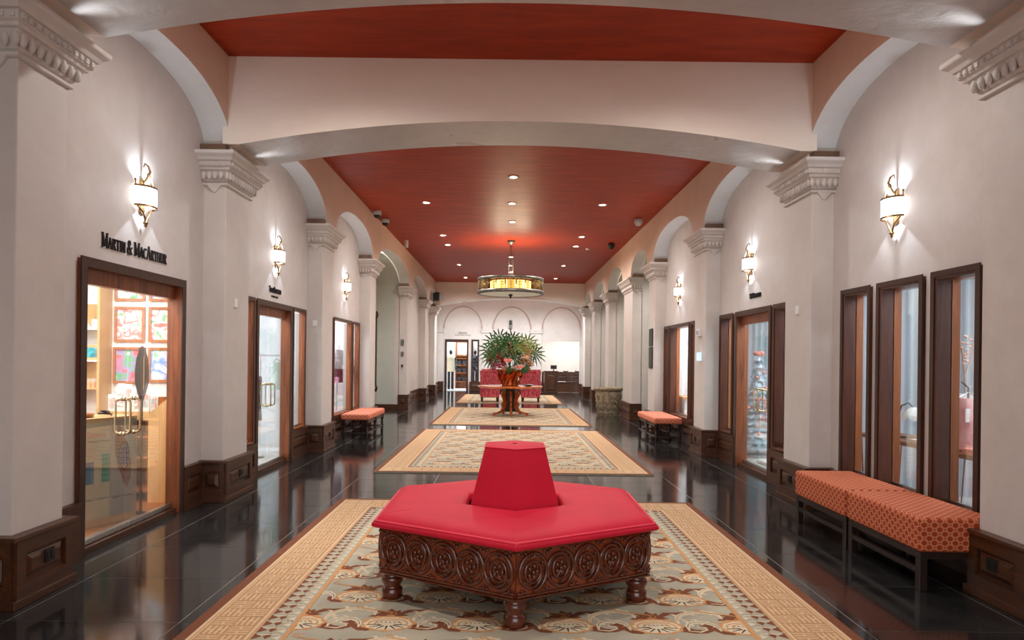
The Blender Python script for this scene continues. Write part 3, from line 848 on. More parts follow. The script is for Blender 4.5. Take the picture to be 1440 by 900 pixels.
for k in range(4):
    a = PI / 4 + k * PI / 2
    mb = MB(); mb.tube([(0.02, 0, zb + 0.05), (0.02 + 0.3, 0, zb + 0.10)], 0.008, 5); mb.ell((0.36, 0, zb + 0.16), (0.035, 0.035, 0.06), 8, 6, 1)
    mb.build('bulb_arm', [M['pewter'], glow('bulb', (1, 0.85, 0.6, 1), 12.0) if k == 0 else bpy.data.materials['bulb']], ch, rot=(0, 0, a))
    lamp('chandelier_lamp', 'POINT', (0.07 + 0.36 * math.cos(a), 16.9 + 0.36 * math.sin(a), ZC + zt + 0.02), 10, (1, 0.86, 0.62), shadow_soft_size=0.05)
# ------------------------------------------------------------------ rugs with inlaid pile motifs
M['rug_edge'] = mat('rug_brown_edge', S(122, 66, 34), 0.95, col2=S(104, 56, 30), nscale=60)
M['rug_field'] = mat('rug_grey_field', S(178, 168, 146), 0.95, col2=S(160, 154, 136), nscale=3, bump=0.3, bscale=400, bdist=0.002)
M['rug_tan'] = mat('rug_tan_ground', S(186, 142, 100), 0.95, col2=S(174, 130, 90), nscale=40, bump=0.3, bscale=400, bdist=0.002)
M['rug_light'] = mat('rug_straw_pile', S(216, 186, 148), 0.95, col2=S(204, 172, 134), nscale=60)
M['rug_brown'] = mat('rug_brown_pile', S(126, 68, 34), 0.95, col2=S(112, 58, 30), nscale=60)
M['rug_cream'] = mat('rug_cream_pile', S(214, 200, 172), 0.95, col2=S(204, 186, 156), nscale=60)
M['rug_gold'] = mat('rug_gold_pile', S(206, 148, 92), 0.95, col2=S(194, 136, 82), nscale=60)
M['rug_dark'] = mat('rug_umber_pile', S(84, 60, 42), 0.95, col2=S(70, 50, 36), nscale=60)
RW, RL = 1.77, 2.62
TOP = 0.012
def flat(mb, poly, z, mi):
    mb.add([(x, y, z) for x, y in poly], [tuple(range(len(poly)))], mi)
def ribbon(mb, pts, ws, z, mi):
    L = []; Rr = []
    for i, (x, y) in enumerate(pts):
        x0, y0 = pts[max(i - 1, 0)]; x1, y1 = pts[min(i + 1, len(pts) - 1)]
        dx, dy = x1 - x0, y1 - y0; l = math.hypot(dx, dy) or 1
        w = ws[i] / 2
        L.append((x - dy / l * w, y + dx / l * w)); Rr.append((x + dy / l * w, y - dx / l * w))
    n = len(pts)
    mb.add([(x, y, z) for x, y in L] + [(x, y, z) for x, y in Rr], [(i, i + 1, n + i + 1, n + i) for i in range(n - 1)], mi)
def ellp(cx, cy, rx, ry, n=16, sc=0.0, k=9):
    return [(cx + rx * (1 + sc * math.cos(k * 2 * PI * i / n * 1.0)) * math.cos(2 * PI * i / n), cy + ry * (1 + sc * math.cos(k * 2 * PI * i / n)) * math.sin(2 * PI * i / n)) for i in range(n)]
def motif(mb, cx, cy, fl, dz=0.0):
    TOP = 0.012 + dz
    K = 1.3
    m = lambda pts: [(cx + fl * K * x, cy + K * y) for x, y in pts]
    # brown grounds: commas left and right, a notched leaf above
    for sx in (-1, 1):
        k_ = 1.0 if sx > 0 else 0.56
        c = [(0.075, 0.0), (0.11, -0.03), (0.15, -0.05), (0.19, -0.05), (0.222, -0.028), (0.226, 0.0), (0.205, 0.016), (0.182, 0.006)]
        ribbon(mb, m([(sx * k_ * x, y - (0.012 if sx < 0 else 0)) for x, y in c]), [0.075, 0.075, 0.055, 0.042, 0.044, 0.046, 0.042, 0.02], TOP + 0.0004, 1)
    lf = [(-0.10, 0.07), (-0.06, 0.115), (-0.075, 0.135), (-0.03, 0.13), (-0.012, 0.165), (0.012, 0.135), (0.03, 0.15), (0.035, 0.11), (0.075, 0.09), (0.03, 0.07)]
    mb.add([(cx + fl * K * x, cy + K * y, TOP + 0.0004) for x, y in lf], [tuple(range(len(lf)))], 1)
    # palmette: scalloped gold, cream heart, gold and umber petals
    flat(mb, m(ellp(0, 0, 0.112, 0.084, 36, 0.07, 12)), TOP + 0.0008, 3)
    flat(mb, m(ellp(0, -0.004, 0.098, 0.068, 30, 0.05, 10)), TOP + 0.0012, 2)
    for r, w, mi in ((0.080, 0.010, 3), (0.055, 0.008, 3)):
        p = [(r * math.cos(a), 0.62 * r * math.sin(a) - 0.004) for a in [PI * i / 12 - 0.25 for i in range(15)]]
        ribbon(mb, m(p), [w] * 15, TOP + 0.0016, mi)
    for i in range(7):
        a = -PI * 0.93 + PI * 0.86 * i / 6
        ribbon(mb, m([(0.03 * math.cos(a), 0.02 * math.sin(a) - 0.01), (0.09 * math.cos(a), 0.062 * math.sin(a) - 0.008)]), [0.012, 0.006], TOP + 0.0016, 0)
    for i in range(6):
        ribbon(mb, m([(-0.05 + 0.018 * i, 0.012), (-0.042 + 0.018 * i, 0.002)]), [0.007, 0.004], TOP + 0.002, 4)
    # acanthus scroll to the next motif: cream with lobes
    sp = []
    for i in range(15):
        t = i / 14; sp.append((0.10 + 0.20 * t - 0.03 * math.sin(PI * 2 * t), 0.03 + 0.12 * math.sin(PI * t * 0.9) + 0.02 * t))
    ribbon(mb, m(sp), [0.012 + 0.034 * math.sin(PI * (i / 14)) for i in range(15)], TOP + 0.001, 2)
    for i in (3, 6, 9, 11):
        x, y = sp[i]
        ribbon(mb, m([(x, y), (x - 0.012, y + 0.03), (x - 0.03, y + 0.035)]), [0.026, 0.018, 0.004], TOP + 0.0011, 2)
        ribbon(mb, m([(x, y), (x + 0.014, y - 0.026), (x + 0.034, y - 0.03)]), [0.026, 0.018, 0.004], TOP + 0.0011, 2)
    ribbon(mb, m([(x, y + 0.004) for x, y in sp[1:-2]]), [0.004] * 12, TOP + 0.0018, 3)
    sq = [(-0.115 - 0.13 * t + 0.02 * math.sin(PI * 2 * t), -0.045 + 0.10 * math.sin(PI * t * 0.95) - 0.01 * t) for t in [i / 10 for i in range(11)]]
    ribbon(mb, m(sq), [0.010 + 0.030 * math.sin(PI * (i / 10)) for i in range(11)], TOP + 0.00092, 2)
    for i in (3, 5, 7):
        x, y = sq[i]
        ribbon(mb, m([(x, y), (x - 0.012, y + 0.026), (x - 0.03, y + 0.030)]), [0.024, 0.016, 0.004], TOP + 0.00106, 2)
        ribbon(mb, m([(x, y), (x + 0.010, y - 0.022), (x - 0.004, y - 0.036)]), [0.022, 0.014, 0.004], TOP + 0.00106, 2)
    ribbon(mb, m(sq[1:-1]), [0.004] * 9, TOP + 0.0019, 0)
    ribbon(mb, m([(0.03, 0.10), (0.07, 0.14), (0.12, 0.145), (0.16, 0.165)]), [0.03, 0.045, 0.034, 0.008], TOP + 0.00055, 1)
    sp2 = [(-0.02 - 0.13 * t + 0.05 * math.sin(PI * 2 * t), 0.085 + 0.12 * t) for t in [i / 8 for i in range(9)]]
    ribbon(mb, m(sp2), [0.007] * 9, TOP + 0.0014, 3)
    ribbon(mb, m([(x + 0.02, y) for x, y in sp2]), [0.005] * 9, TOP + 0.0014, 3)
    ribbon(mb, m([(0.12, -0.045), (0.17, -0.055), (0.205, -0.03), (0.195, -0.005), (0.17, 0.0)]), [0.006, 0.014, 0.012, 0.010, 0.014], TOP + 0.001, 2)
def make_rug():
    r = thing('rug', 'x', 'rug')
    MB().box(-RW, RW, -RL, RL, 0, TOP).build('pile_base', M['rug_field'], r)
    mb = MB(); k = 0; j = 0
    fx, fy = RW - 0.56, RL - 0.56
    nx, dx = 5, 2 * fx / 5.0
    ny = 10; dy = 2 * fy / ny
    for j in range(ny):
        for i in range(nx + (j % 2)):
            x = -fx + dx * (i + (0.5 if j % 2 == 0 else 0.0)); y = -fy + dy * (j + 0.5)
            motif(mb, x, y, 1, ((i * 3 + j * 2) % 7) * 0.00004)
    mb.build('floral_field', [M['rug_dark'], M['rug_brown'], M['rug_cream'], M['rug_gold'], M['rug_dark']], r, kind='stuff')
    def band(o0, o1, z, m, nm):
        a0, b0, a1, b1 = RW - o0, RL - o0, RW - o1, RL - o1
        q = MB()
        o = [(-a0, -b0), (a0, -b0), (a0, b0), (-a0, b0)]; n = [(-a1, -b1), (a1, -b1), (a1, b1), (-a1, b1)]
        for i in range(4):
            j = (i + 1) % 4
            q.quad((*o[i], z), (*o[j], z), (*n[j], z), (*n[i], z))
        # thickness to the pile
        for i in range(4):
            j = (i + 1) % 4
            q.quad((*n[i], z), (*n[j], z), (*n[j], TOP - 0.002), (*n[i], TOP - 0.002))
            q.quad((*o[i], z), (*o[j], z), (*o[j], TOP - 0.002), (*o[i], TOP - 0.002))
        return q.build(nm, m, r)
    Z1 = TOP + 0.0025
    band(0.0, 0.062, Z1 - 0.0006, M['rug_edge'], 'edge_binding')
    band(0.062, 0.37, Z1 - 0.0004, M['rug_tan'], 'fret_border')
    band(0.37, 0.54, Z1 - 0.0004, M['rug_field'], 'guard_border')
    lines = MB()
    def line(o0, o1, mi, z):
        a0, b0, a1, b1 = RW - o0, RL - o0, RW - o1, RL - o1
        o = [(-a0, -b0), (a0, -b0), (a0, b0), (-a0, b0)]; n = [(-a1, -b1), (a1, -b1), (a1, b1), (-a1, b1)]
        for i in range(4):
            j = (i + 1) % 4; lines.quad((*o[i], z), (*o[j], z), (*n[j], z), (*n[i], z), mi)
    line(0.064, 0.080, 0, Z1); line(0.088, 0.096, 0, Z1); line(0.352, 0.368, 0, Z1); line(0.54, 0.562, 1, Z1 + 0.0002); line(0.372, 0.382, 1, Z1)
    lines.build('border_line', [M['rug_light'], M['rug_gold']], r)
    # frets: pin-wheel T bars; guard: two rows of counterchanged triangles
    fr = MB(); gd = MB()
    def place(side, u, v):  # u along side, v inward from the edge
        if side == 0: return (-RW + v, u)
        if side == 1: return (RW - v, u)
        if side == 2: return (u, -RL + v)
        return (u, RL - v)
    def bar(b, side, u0, u1, v0, v1, mi, z=Z1):
        p = [place(side, u0, v0), place(side, u1, v0), place(side, u1, v1), place(side, u0, v1)]
        flat(b, p, z, mi)
    for side in range(4):
        Lh = (RL if side < 2 else RW)
        v0, v1 = 0.104, 0.346
        n = int(2 * (Lh - 0.1) / 0.121)
        p = 2 * (Lh - 0.1) / n
        for i in range(n):
            u = -Lh + 0.1 + p * i
            for rr in range(2):
                a = v0 + 0.121 * rr; t = 0.011
                if (i + rr) % 2 == 0:
                    for q in range(4): bar(fr, side, u + 0.006, u + p - 0.006, a + 0.010 + 0.029 * q, a + 0.010 + t + 0.029 * q, 0)
                    bar(fr, side, u + p * 0.46, u + p * 0.46 + t, a + 0.02, a + 0.05, 0); bar(fr, side, u + p * 0.46, u + p * 0.46 + t, a + 0.07, a + 0.1, 0)
                else:
                    for q in range(4): bar(fr, side, u + 0.010 + 0.029 * q, u + 0.010 + t + 0.029 * q, a + 0.004, a + 0.117, 0)
                    bar(fr, side, u + 0.02, u + 0.05, a + 0.055, a + 0.055 + t, 0); bar(fr, side, u + 0.07, u + 0.10, a + 0.055, a + 0.055 + t, 0)
        n = int(2 * (Lh - 0.39) / 0.085); p = 2 * (Lh - 0.39) / n
        for i in range(n):
            u = -Lh + 0.39 + p * i
            flat(gd, [place(side, u, 0.386), place(side, u + p * 0.92, 0.386), place(side, u + p * 0.46, 0.432)], Z1, 0)
            flat(gd, [place(side, u + p * 0.5, 0.436), place(side, u + p * 0.96, 0.470), place(side, u + p * 0.5, 0.478), place(side, u + p * 0.1, 0.458)], Z1, 1)
            flat(gd, [place(side, u, 0.528), place(side, u + p * 0.6, 0.528), place(side, u + p * 0.3, 0.488)], Z1, 2)
            bar(gd, side, u + p * 0.7, u + p * 0.8, 0.40, 0.52, 3, Z1 + 0.0002)
    fr.build('fret_pattern', [M['rug_light']], r, kind='stuff')
    gd.build('guard_pattern', [M['rug_brown'], M['rug_brown'], M['rug_cream'], M['rug_cream']], r, kind='stuff')
    return r
rug0 = make_rug()
rugs = [(4.31, 'nearest patterned rug, under the red hexagonal seat'), (11.2, 'second patterned rug, bare, just behind the red hexagonal seat'),
        (17.4, 'third patterned rug, under the round flower table'), (24.7, 'farthest patterned rug, under the crimson armchairs')]
for i, (y, lab) in enumerate(rugs):
    o = rug0 if i == 0 else copy_tree(rug0)
    o.location = (0.1, y, 0); tag(o, lab, 'rug', 'four patterned rugs along the hall')

# ------------------------------------------------------------------ hexagonal seat
RZ = TOP + 0.003
ot = thing('hexagonal_settee', 'red leather hexagonal settee with central backrest and carved wooden base', 'settee', (0.06, 4.52, RZ))
LEGP = [(0.058, 0.0), (0.062, 0.006), (0.062, 0.055), (0.056, 0.062), (0.050, 0.07), (0.053, 0.082), (0.064, 0.10), (0.066, 0.115), (0.06, 0.13), (0.05, 0.137), (0.056, 0.146), (0.056, 0.155)]
lg = None
RB = 0.925
for k in range(6):
    a = -PI / 2 + k * PI / 3
    p = (0.845 * math.cos(a), 0.845 * math.sin(a), 0)
    if lg is None: lg = MB().lathe(LEGP, 18).build('leg', M['carved'], ot, p)
    else: link_copy(lg, ot, p)
mb = MB()
hexr = lambda R_, z: [(R_ * math.cos(-PI / 2 + k * PI / 3), R_ * math.sin(-PI / 2 + k * PI / 3), z) for k in range(6)]
mb.loft([hexr(RB - 0.035, 0.155), hexr(RB + 0.004, 0.155), hexr(RB + 0.006, 0.163), hexr(RB - 0.004, 0.17), hexr(RB - 0.035, 0.172), hexr(RB - 0.035, 0.425)], 0, False, True, True, True)
mb.build('base_frame', M['carved'], ot)
# carved panel
apo = RB * math.cos(PI / 6)
pan = MB().box(-RB / 2 + 0.006, RB / 2 - 0.006, -0.03, -0.004, 0.172, 0.425).build('carved_panel', M['panelwood'], ot)
mb = MB()
mb.box(-RB / 2 + 0.008, RB / 2 - 0.008, -0.004, 0.006, 0.172, 0.182); mb.box(-RB / 2 + 0.008, RB / 2 - 0.008, -0.004, 0.006, 0.415, 0.425)
mb.build('panel_rail', M['carved'], pan, kind='stuff')
def roundel(fl):
    b = MB()
    q = lambda r, n, x0=0, z0=0, sx=1.0: [(x0 + sx * r * math.cos(2 * PI * i / n), 0.004, z0 + r * math.sin(2 * PI * i / n)) for i in range(n)]
    # open scroll: outer spiral into inner ring
    sp = [((0.100 - 0.0) * (1 - 0.40 * max(0, (t - 0.62) / 0.38)) * 0.86 * math.cos(fl * (PI * 0.5 + t * 2 * PI * 1.25)), 0.005, (0.100) * (1 - 0.40 * max(0, (t - 0.62) / 0.38)) * math.sin(fl * (PI * 0.5 + t * 2 * PI * 1.25))) for t in [i / 36 for i in range(37)]]
    b.tube(sp, [0.0125 - 0.003 * i / 36 for i in range(37)], 6)
    b.tube(q(0.058, 22, sx=0.86), 0.0092, 6, closed=True)
    # flower with five petals and boss
    for i in range(5):
        a = 2 * PI * i / 5 + fl * 0.6
        b.ell((0.026 * math.cos(a), 0.006, 0.030 * math.sin(a)), (0.013, 0.009, 0.016), 7, 4)
    b.ell((0, 0.010, 0), (0.012, 0.010, 0.012), 8, 5)
    b.tube([(0, 0.006, -0.012), (fl * 0.014, 0.006, -0.035), (fl * 0.035, 0.005, -0.048)], [0.006, 0.006, 0.003], 5)
    for i in range(6):
        a = 2 * PI * i / 6 + 0.4
        b.ell((0.072 * math.cos(a), 0.006, 0.080 * math.sin(a)), (0.008, 0.008, 0.008), 6, 4)
        b.tube([(0.06 * math.cos(a), 0.004, 0.07 * math.sin(a)), (0.080 * math.cos(a + 0.25), 0.006, 0.088 * math.sin(a + 0.25))], [0.004, 0.006], 4)
    return b
ro = [None, None]
for i in range(5):
    p = ((i - 2) * 0.178, -0.002, 0.298); f = i % 2
    if ro[f] is None: ro[f] = roundel(1 if f else -1).build('roundel', M['carved'], pan, p)
    else: link_copy(ro[f], pan, p)
def bud_spray(x, z, dn):
    b = MB()
    for dx, dz in ((0, 0), (0.02, 0.012 * dn), (-0.02, 0.010 * dn)):
        b.ell((x + dx, 0.004, z + dz), (0.009, 0.009, 0.009), 7, 4)
    b.tube([(x - 0.03, 0.002, z + 0.02 * dn), (x, 0.003, z + 0.004 * dn), (x + 0.03, 0.002, z + 0.02 * dn)], [0.004, 0.006, 0.004], 5)
    return b
for i in range(6):
    xx = max(-0.425, min(0.425, (i - 2.5) * 0.178))
    bu = bud_spray(xx, 0.392, 1); b2 = bud_spray(xx, 0.205, -1)
    bu.build('leaf_spray', M['carved'], pan); b2.build('leaf_spray', M['carved'], pan)
pans = [pan]
for k in range(6):
    am = -PI / 2 + PI / 6 + k * PI / 3
    o = pan if k == 0 else copy_tree(pan, ot)
    o.location = (apo * math.cos(am), apo * math.sin(am), 0); o.rotation_euler = (0, 0, am - PI / 2)
# cushion in six sectors with crisp corners
def hex_sectors(mb, prof, smooth=True):
    for k in range(6):
        a0 = -PI / 2 + k * PI / 3; a1 = a0 + PI / 3
        rings = []
        for r, z in prof:
            p0 = Vector((r * math.cos(a0), r * math.sin(a0), z)); p1 = Vector((r * math.cos(a1), r * math.sin(a1), z))
            rings.append([tuple(p0.lerp(p1, t / 6)) for t in range(7)])
        mb.loft(rings, 0, smooth, False)
CP = [(0.85, 0.425), (0.955, 0.427), (0.974, 0.436), (0.980, 0.448), (0.974, 0.460), (0.958, 0.468), (0.950, 0.472), (0.942, 0.480), (0.922, 0.493), (0.885, 0.504), (0.84, 0.510), (0.72, 0.513), (0.40, 0.513), (0.365, 0.509), (0.352, 0.498), (0.346, 0.46)]
mb = MB(); hex_sectors(mb, CP); cu = mb.build('seat_cushion', M['leather'], ot)
M['leather_seam'] = mat('red_leather_seam', S(216, 36, 62), 0.45)
mb = MB(); pts = hexr(0.958, 0.467); mb.tube([p for i in range(6) for p in (tuple(Vector(pts[i]).lerp(Vector(pts[(i + 1) % 6]), t)) for t in (0.01, 0.5, 0.99))], 0.009, 6, closed=True); mb.build('piping', M['leather_seam'], cu)
mb = MB()
for k in range(6):
    a = -PI / 2 + k * PI / 3
    mb.tube([(r * math.cos(a), r * math.sin(a), z + 0.0005) for r, z in CP[2:12]], 0.0014, 5)
mb.build('corner_seam', M['leather_seam'], cu, kind='stuff')
mb = MB(); hex_sectors(mb, [(0.322, 0.44), (0.325, 0.50), (0.229, 0.845), (0.226, 0.858), (0.216, 0.868), (0.205, 0.872), (0.02, 0.876)]); bk = mb.build('backrest', M['leather'], ot)
mb = MB(); pts = hexr(0.222, 0.864); mb.tube([p for i in range(6) for p in (tuple(Vector(pts[i]).lerp(Vector(pts[(i + 1) % 6]), t)) for t in (0.02, 0.5, 0.98))], 0.006, 6, closed=True); mb.build('piping', M['leather_seam'], bk)

# ------------------------------------------------------------------ upholstered benches under the right-hand windows
def make_bench():
    r = thing('bench', 'x', 'bench')
    w, l = 0.52, 0.93   # local x 0..w (0 = hall side), y -l/2..l/2
    MB().box(0, w, -l / 2, l / 2, 0.248, 0.470).build('seat', M['bench'], r, uv=True, bevel=0.028, seg=4)
    for x0 in (0.012, w - 0.062):
        for y0 in (-l / 2 + 0.008, l / 2 - 0.058):
            MB().box(x0, x0 + 0.05, y0, y0 + 0.05, 0, 0.249).build('leg', M['blackwood'], r, bevel=0.003)
    for x0 in (0.016, w - 0.05):
        MB().box(x0, x0 + 0.034, -l / 2 + 0.058, l / 2 - 0.058, 0.205, 0.249).build('apron_rail', M['blackwood'], r)
        MB().box(x0, x0 + 0.034, -l / 2 + 0.058, l / 2 - 0.058, 0.11, 0.145).build('stretcher', M['blackwood'], r)
    for y0 in (-l / 2 + 0.012, l / 2 - 0.046):
        MB().box(0.062, w - 0.062, y0, y0 + 0.034, 0.205, 0.249).build('apron_rail', M['blackwood'], r)
    return r
b0 = make_bench(); b0.location = (2.63, 4.80, 0); tag(b0, 'orange lattice upholstered bench nearest the camera, under the right-hand windows', 'bench', 'box benches under the three tall windows')
b1 = copy_tree(b0); b1.location = (2.63, 5.75, 0); tag(b1, 'orange lattice upholstered bench behind the nearest one, next to the pilaster', 'bench')

# ------------------------------------------------------------------ stools with turned legs
def make_stool():
    r = thing('stool', 'x', 'stool')
    w, l = 0.50, 1.55
    MB().box(0, w, -l / 2, l / 2, 0.33, 0.445).build('seat', M['stool'], r, uv=True, bevel=0.035, seg=4)
    TL = [(0.024, 0), (0.028, 0.02), (0.02, 0.045), (0.03, 0.075), (0.03, 0.125), (0.02, 0.14), (0.028, 0.17), (0.018, 0.20), (0.024, 0.235), (0.032, 0.25), (0.032, 0.331)]
    lg = None
    for x in (0.045, w - 0.045):
        for y in (-l / 2 + 0.045, 0, l / 2 - 0.045):
            if lg is None: lg = MB().lathe(TL, 10).build('leg', M['blackwood'], r, (x, y, 0))
            else: link_copy(lg, r, (x, y, 0))
    for x in (0.045, w - 0.045):
        MB().box(x - 0.018, x + 0.018, -l / 2 + 0.04, l / 2 - 0.04, 0.085, 0.118).build('stretcher', M['blackwood'], r)
        MB().box(x - 0.014, x + 0.014, -l / 2 + 0.04, l / 2 - 0.04, 0.275, 0.331).build('apron_rail', M['blackwood'], r)
    for y in (-l / 2 + 0.045, 0, l / 2 - 0.045):
        MB().box(0.045, w - 0.045, y - 0.016, y + 0.016, 0.088, 0.115).build('stretcher', M['blackwood'], r)
    return r
s0 = make_stool(); s0.location = (2.60, 12.78, 0); tag(s0, 'coral cushioned long stool with turned legs against the right wall', 'stool', 'coral long stools')
s1 = copy_tree(s0); s1.location = (-2.42, 12.82, 0); s1.rotation_euler = (0, 0, PI); tag(s1, 'coral cushioned long stool with turned legs against the left wall', 'stool')

# ------------------------------------------------------------------ round table
TX, TY = 0.09, 17.4
M['tablewood'] = wood('polished_table_wood', S(134, 58, 20), S(214, 112, 44), 0, 2.4, 0.16, coat=0.6)
tb = thing('round_table', 'round polished pedestal table with scrolled legs carrying the flowers', 'table', (TX, TY, RZ))
MB().lathe([(0.01, 0.695), (0.72, 0.695), (0.80, 0.705), (0.826, 0.72), (0.83, 0.735), (0.822, 0.748), (0.80, 0.752), (0.01, 0.752)], 48).build('table_top', M['tablewood'], tb)
MB().lathe([(0.10, 0.09), (0.14, 0.10), (0.15, 0.13), (0.11, 0.18), (0.10, 0.30), (0.13, 0.42), (0.14, 0.50), (0.12, 0.60), (0.15, 0.66), (0.2, 0.69), (0.2, 0.696)], 24).build('pedestal', M['blackwood'], tb)
for k, a in enumerate((-PI * 0.47, -PI * 0.85, -PI * 0.08, PI * 0.62, PI * 0.3)):
    mb = MB()
    sil = [(0.10, 0.60), (0.17, 0.62), (0.24, 0.58), (0.26, 0.50), (0.22, 0.43), (0.20, 0.36), (0.24, 0.31), (0.245, 0.25), (0.225, 0.20), (0.26, 0.13), (0.34, 0.09), (0.42, 0.075), (0.47, 0.07), (0.49, 0.04), (0.48, 0.0), (0.44, 0.0), (0.42, 0.03), (0.33, 0.045), (0.22, 0.07), (0.14, 0.14), (0.10, 0.22)]
    mb.prism(sil, 0.05, lambda u, v, d: (u * math.cos(a) - (d - 0.025) * math.sin(a), u * math.sin(a) + (d - 0.025) * math.cos(a), v))
    mb.build('leg', M['tablewood'], tb, bevel=0.006)
# copper vase with twisted straps
VZ = RZ + 0.752
vs = thing('vase', 'flared copper vase of twisted bands on the round table', 'vase', (TX + 0.0, TY, VZ))
MB().lathe([(0.20, 0), (0.22, 0.01), (0.20, 0.04), (0.19, 0.10), (0.21, 0.22), (0.27, 0.34), (0.31, 0.41), (0.29, 0.41), (0.2, 0.30), (0.15, 0.1), (0.02, 0.09)], 32, cap=False).build('body', M['copper'], vs)
for k in range(9):
    a0 = 2 * PI * k / 9
    mb = MB()
    mb.tube([((0.205 + 0.15 * t ** 1.6 + 0.03 * math.sin(PI * t)) * math.cos(a0 + 0.9 * t), (0.205 + 0.15 * t ** 1.6 + 0.03 * math.sin(PI * t)) * math.sin(a0 + 0.9 * t), 0.012 + 0.40 * t) for t in [i / 8 for i in range(9)]], [0.012 + 0.02 * math.sin(PI * i / 8) for i in range(9)], 7)
    mb.build('strap', M['copper'], vs)
bw = MB().lathe([(0.05, 0), (0.06, 0.006), (0.13, 0.03), (0.16, 0.05), (0.15, 0.05), (0.1, 0.02), (0.02, 0.01)], 24, cap=True).build('dish', M['pewter'], None, (TX + 0.45, TY - 0.35, VZ)); tag(bw, 'small grey dish on the round table right of the vase', 'dish')
# flowers
fa = thing('flower_arrangement', 'tall arrangement of fan palms and pink tropical flowers in the copper vase', 'flowers', (TX, TY, VZ + 0.38))
M['palm'] = mat('palm_green', S(44, 88, 44), 0.5, col2=S(86, 132, 74), nscale=4)
M['palm2'] = mat('palm_yellow_green', S(120, 146, 66), 0.5, col2=S(162, 176, 92), nscale=4)
M['stemg'] = mat('green_stem', S(60, 84, 40), 0.6)
M['ginger'] = mat('crimson_petals', S(170, 36, 52), 0.5, col2=S(206, 84, 84), nscale=9)
M['orchid'] = mat('magenta_petals', S(186, 66, 110), 0.5, col2=S(222, 130, 150), nscale=9)
M['peach'] = mat('peach_petals', S(226, 160, 124), 0.5, col2=S(236, 190, 156), nscale=9)
M['coralp'] = mat('coral_spathe', S(232, 118, 108), 0.25, col2=S(240, 150, 136), nscale=6)
M['dry'] = mat('dried_palm_curl', S(214, 160, 120), 0.7, col2=S(196, 130, 92), nscale=9)
rnd = random.Random(3)
def frond(tip, r, mt, nb=12):
    """fan palm: stem from the vase to tip, blades radiating and drooping"""
    mb = MB(); T = Vector(tip)
    base = Vector((0.06 * rnd.uniform(-1, 1), 0.06 * rnd.uniform(-1, 1), -0.02))
    d = (T - base).normalized()
    mid = base.lerp(T, 0.5) + Vector((0, 0, 0.06))
    mb.tube([base, mid, T], 0.006, 4, 1)
    side = d.cross(Vector((0, 1, 0)) if abs(d.y) < 0.8 else Vector((1, 0, 0))).normalized()
    nrm = side.cross(d)
    for i in range(nb):
        a = (i / (nb - 1) - 0.5) * PI * 1.5
        e = d * math.cos(a) + side * math.sin(a)
        L = r * (0.82 + 0.18 * math.cos(a)) * rnd.uniform(0.9, 1.08); w = 0.017 * r / 0.3
        sd = e.cross(nrm).normalized() * w
        p1 = T + e * L * 0.45 + nrm * 0.02; p2 = T + e * L * 0.8 - Vector((0, 0, 0.03)); p3 = T + e * L - Vector((0, 0, 0.05 + 0.07 * rnd.random()))
        mb.add([T, p1 + sd, p1 - sd, p1 + nrm * 0.006, p2 + sd * 0.7, p2 - sd * 0.7, p3], [(0, 1, 3), (0, 3, 2), (1, 4, 3), (3, 4, 5), (3, 5, 2), (4, 6, 5)], 0)
    return mb.build('palm_leaf', [mt, M['stemg']], fa)
tips = [(-0.44, 0.0, 0.70), (-0.52, -0.15, 0.50), (-0.28, -0.1, 0.80), (-0.12, -0.1, 0.72), (0.05, 0.0, 0.78), (0.10, -0.2, 0.60), (0.26, -0.1, 0.68), (0.42, -0.05, 0.70), (0.52, 0.0, 0.55), (0.6, -0.1, 0.42), (-0.35, -0.28, 0.44), (-0.15, -0.3, 0.50), (0.02, -0.32, 0.32), (0.22, -0.3, 0.48), (-0.5, 0.15, 0.34), (0.4, 0.25, 0.5), (0.0, 0.3, 0.72), (-0.3, 0.3, 0.6), (-0.05, -0.34, 0.1), (0.12, -0.36, 0.16), (0.0, -0.2, 0.42), (-0.22, -0.2, 0.62), (-0.3, -0.24, 0.24), (0.3, -0.24, 0.22), (-0.15, -0.3, 0.30), (0.15, -0.3, 0.32), (-0.42, -0.12, 0.22), (0.44, -0.14, 0.26)]
for i, t in enumerate(tips):
    frond(t, 0.36 if t[2] > 0.3 else 0.24, M['palm2'] if i in (6, 7, 13, 8) else M['palm'])
def cone_flower(c, r, h, mt, nm):
    mb = MB(); cc = Vector(c)
    mb.tube([(0, 0, -0.02), cc * 0.5 + Vector((0, 0, -0.05)), cc], 0.006, 4, 1)
    for ring in range(4):
        n = 8; zr = -h / 2 + h * ring / 4; rr = r * (1 - 0.22 * ring)
        for i in range(n):
            a = 2 * PI * (i + 0.5 * (ring % 2)) / n
            e = Vector((math.cos(a), math.sin(a), 0)); s_ = Vector((-math.sin(a), math.cos(a), 0)) * rr * 0.36
            b = cc + Vector((0, 0, zr))
            mb.add([b, b + e * rr * 0.6 + s_ + Vector((0, 0, 0.02)), b + e * rr * 0.6 - s_ + Vector((0, 0, 0.02)), b + e * rr + Vector((0, 0, h * 0.35))], [(0, 1, 3, 2)], 0)
    return mb.build(nm, [mt, M['stemg']], fa)
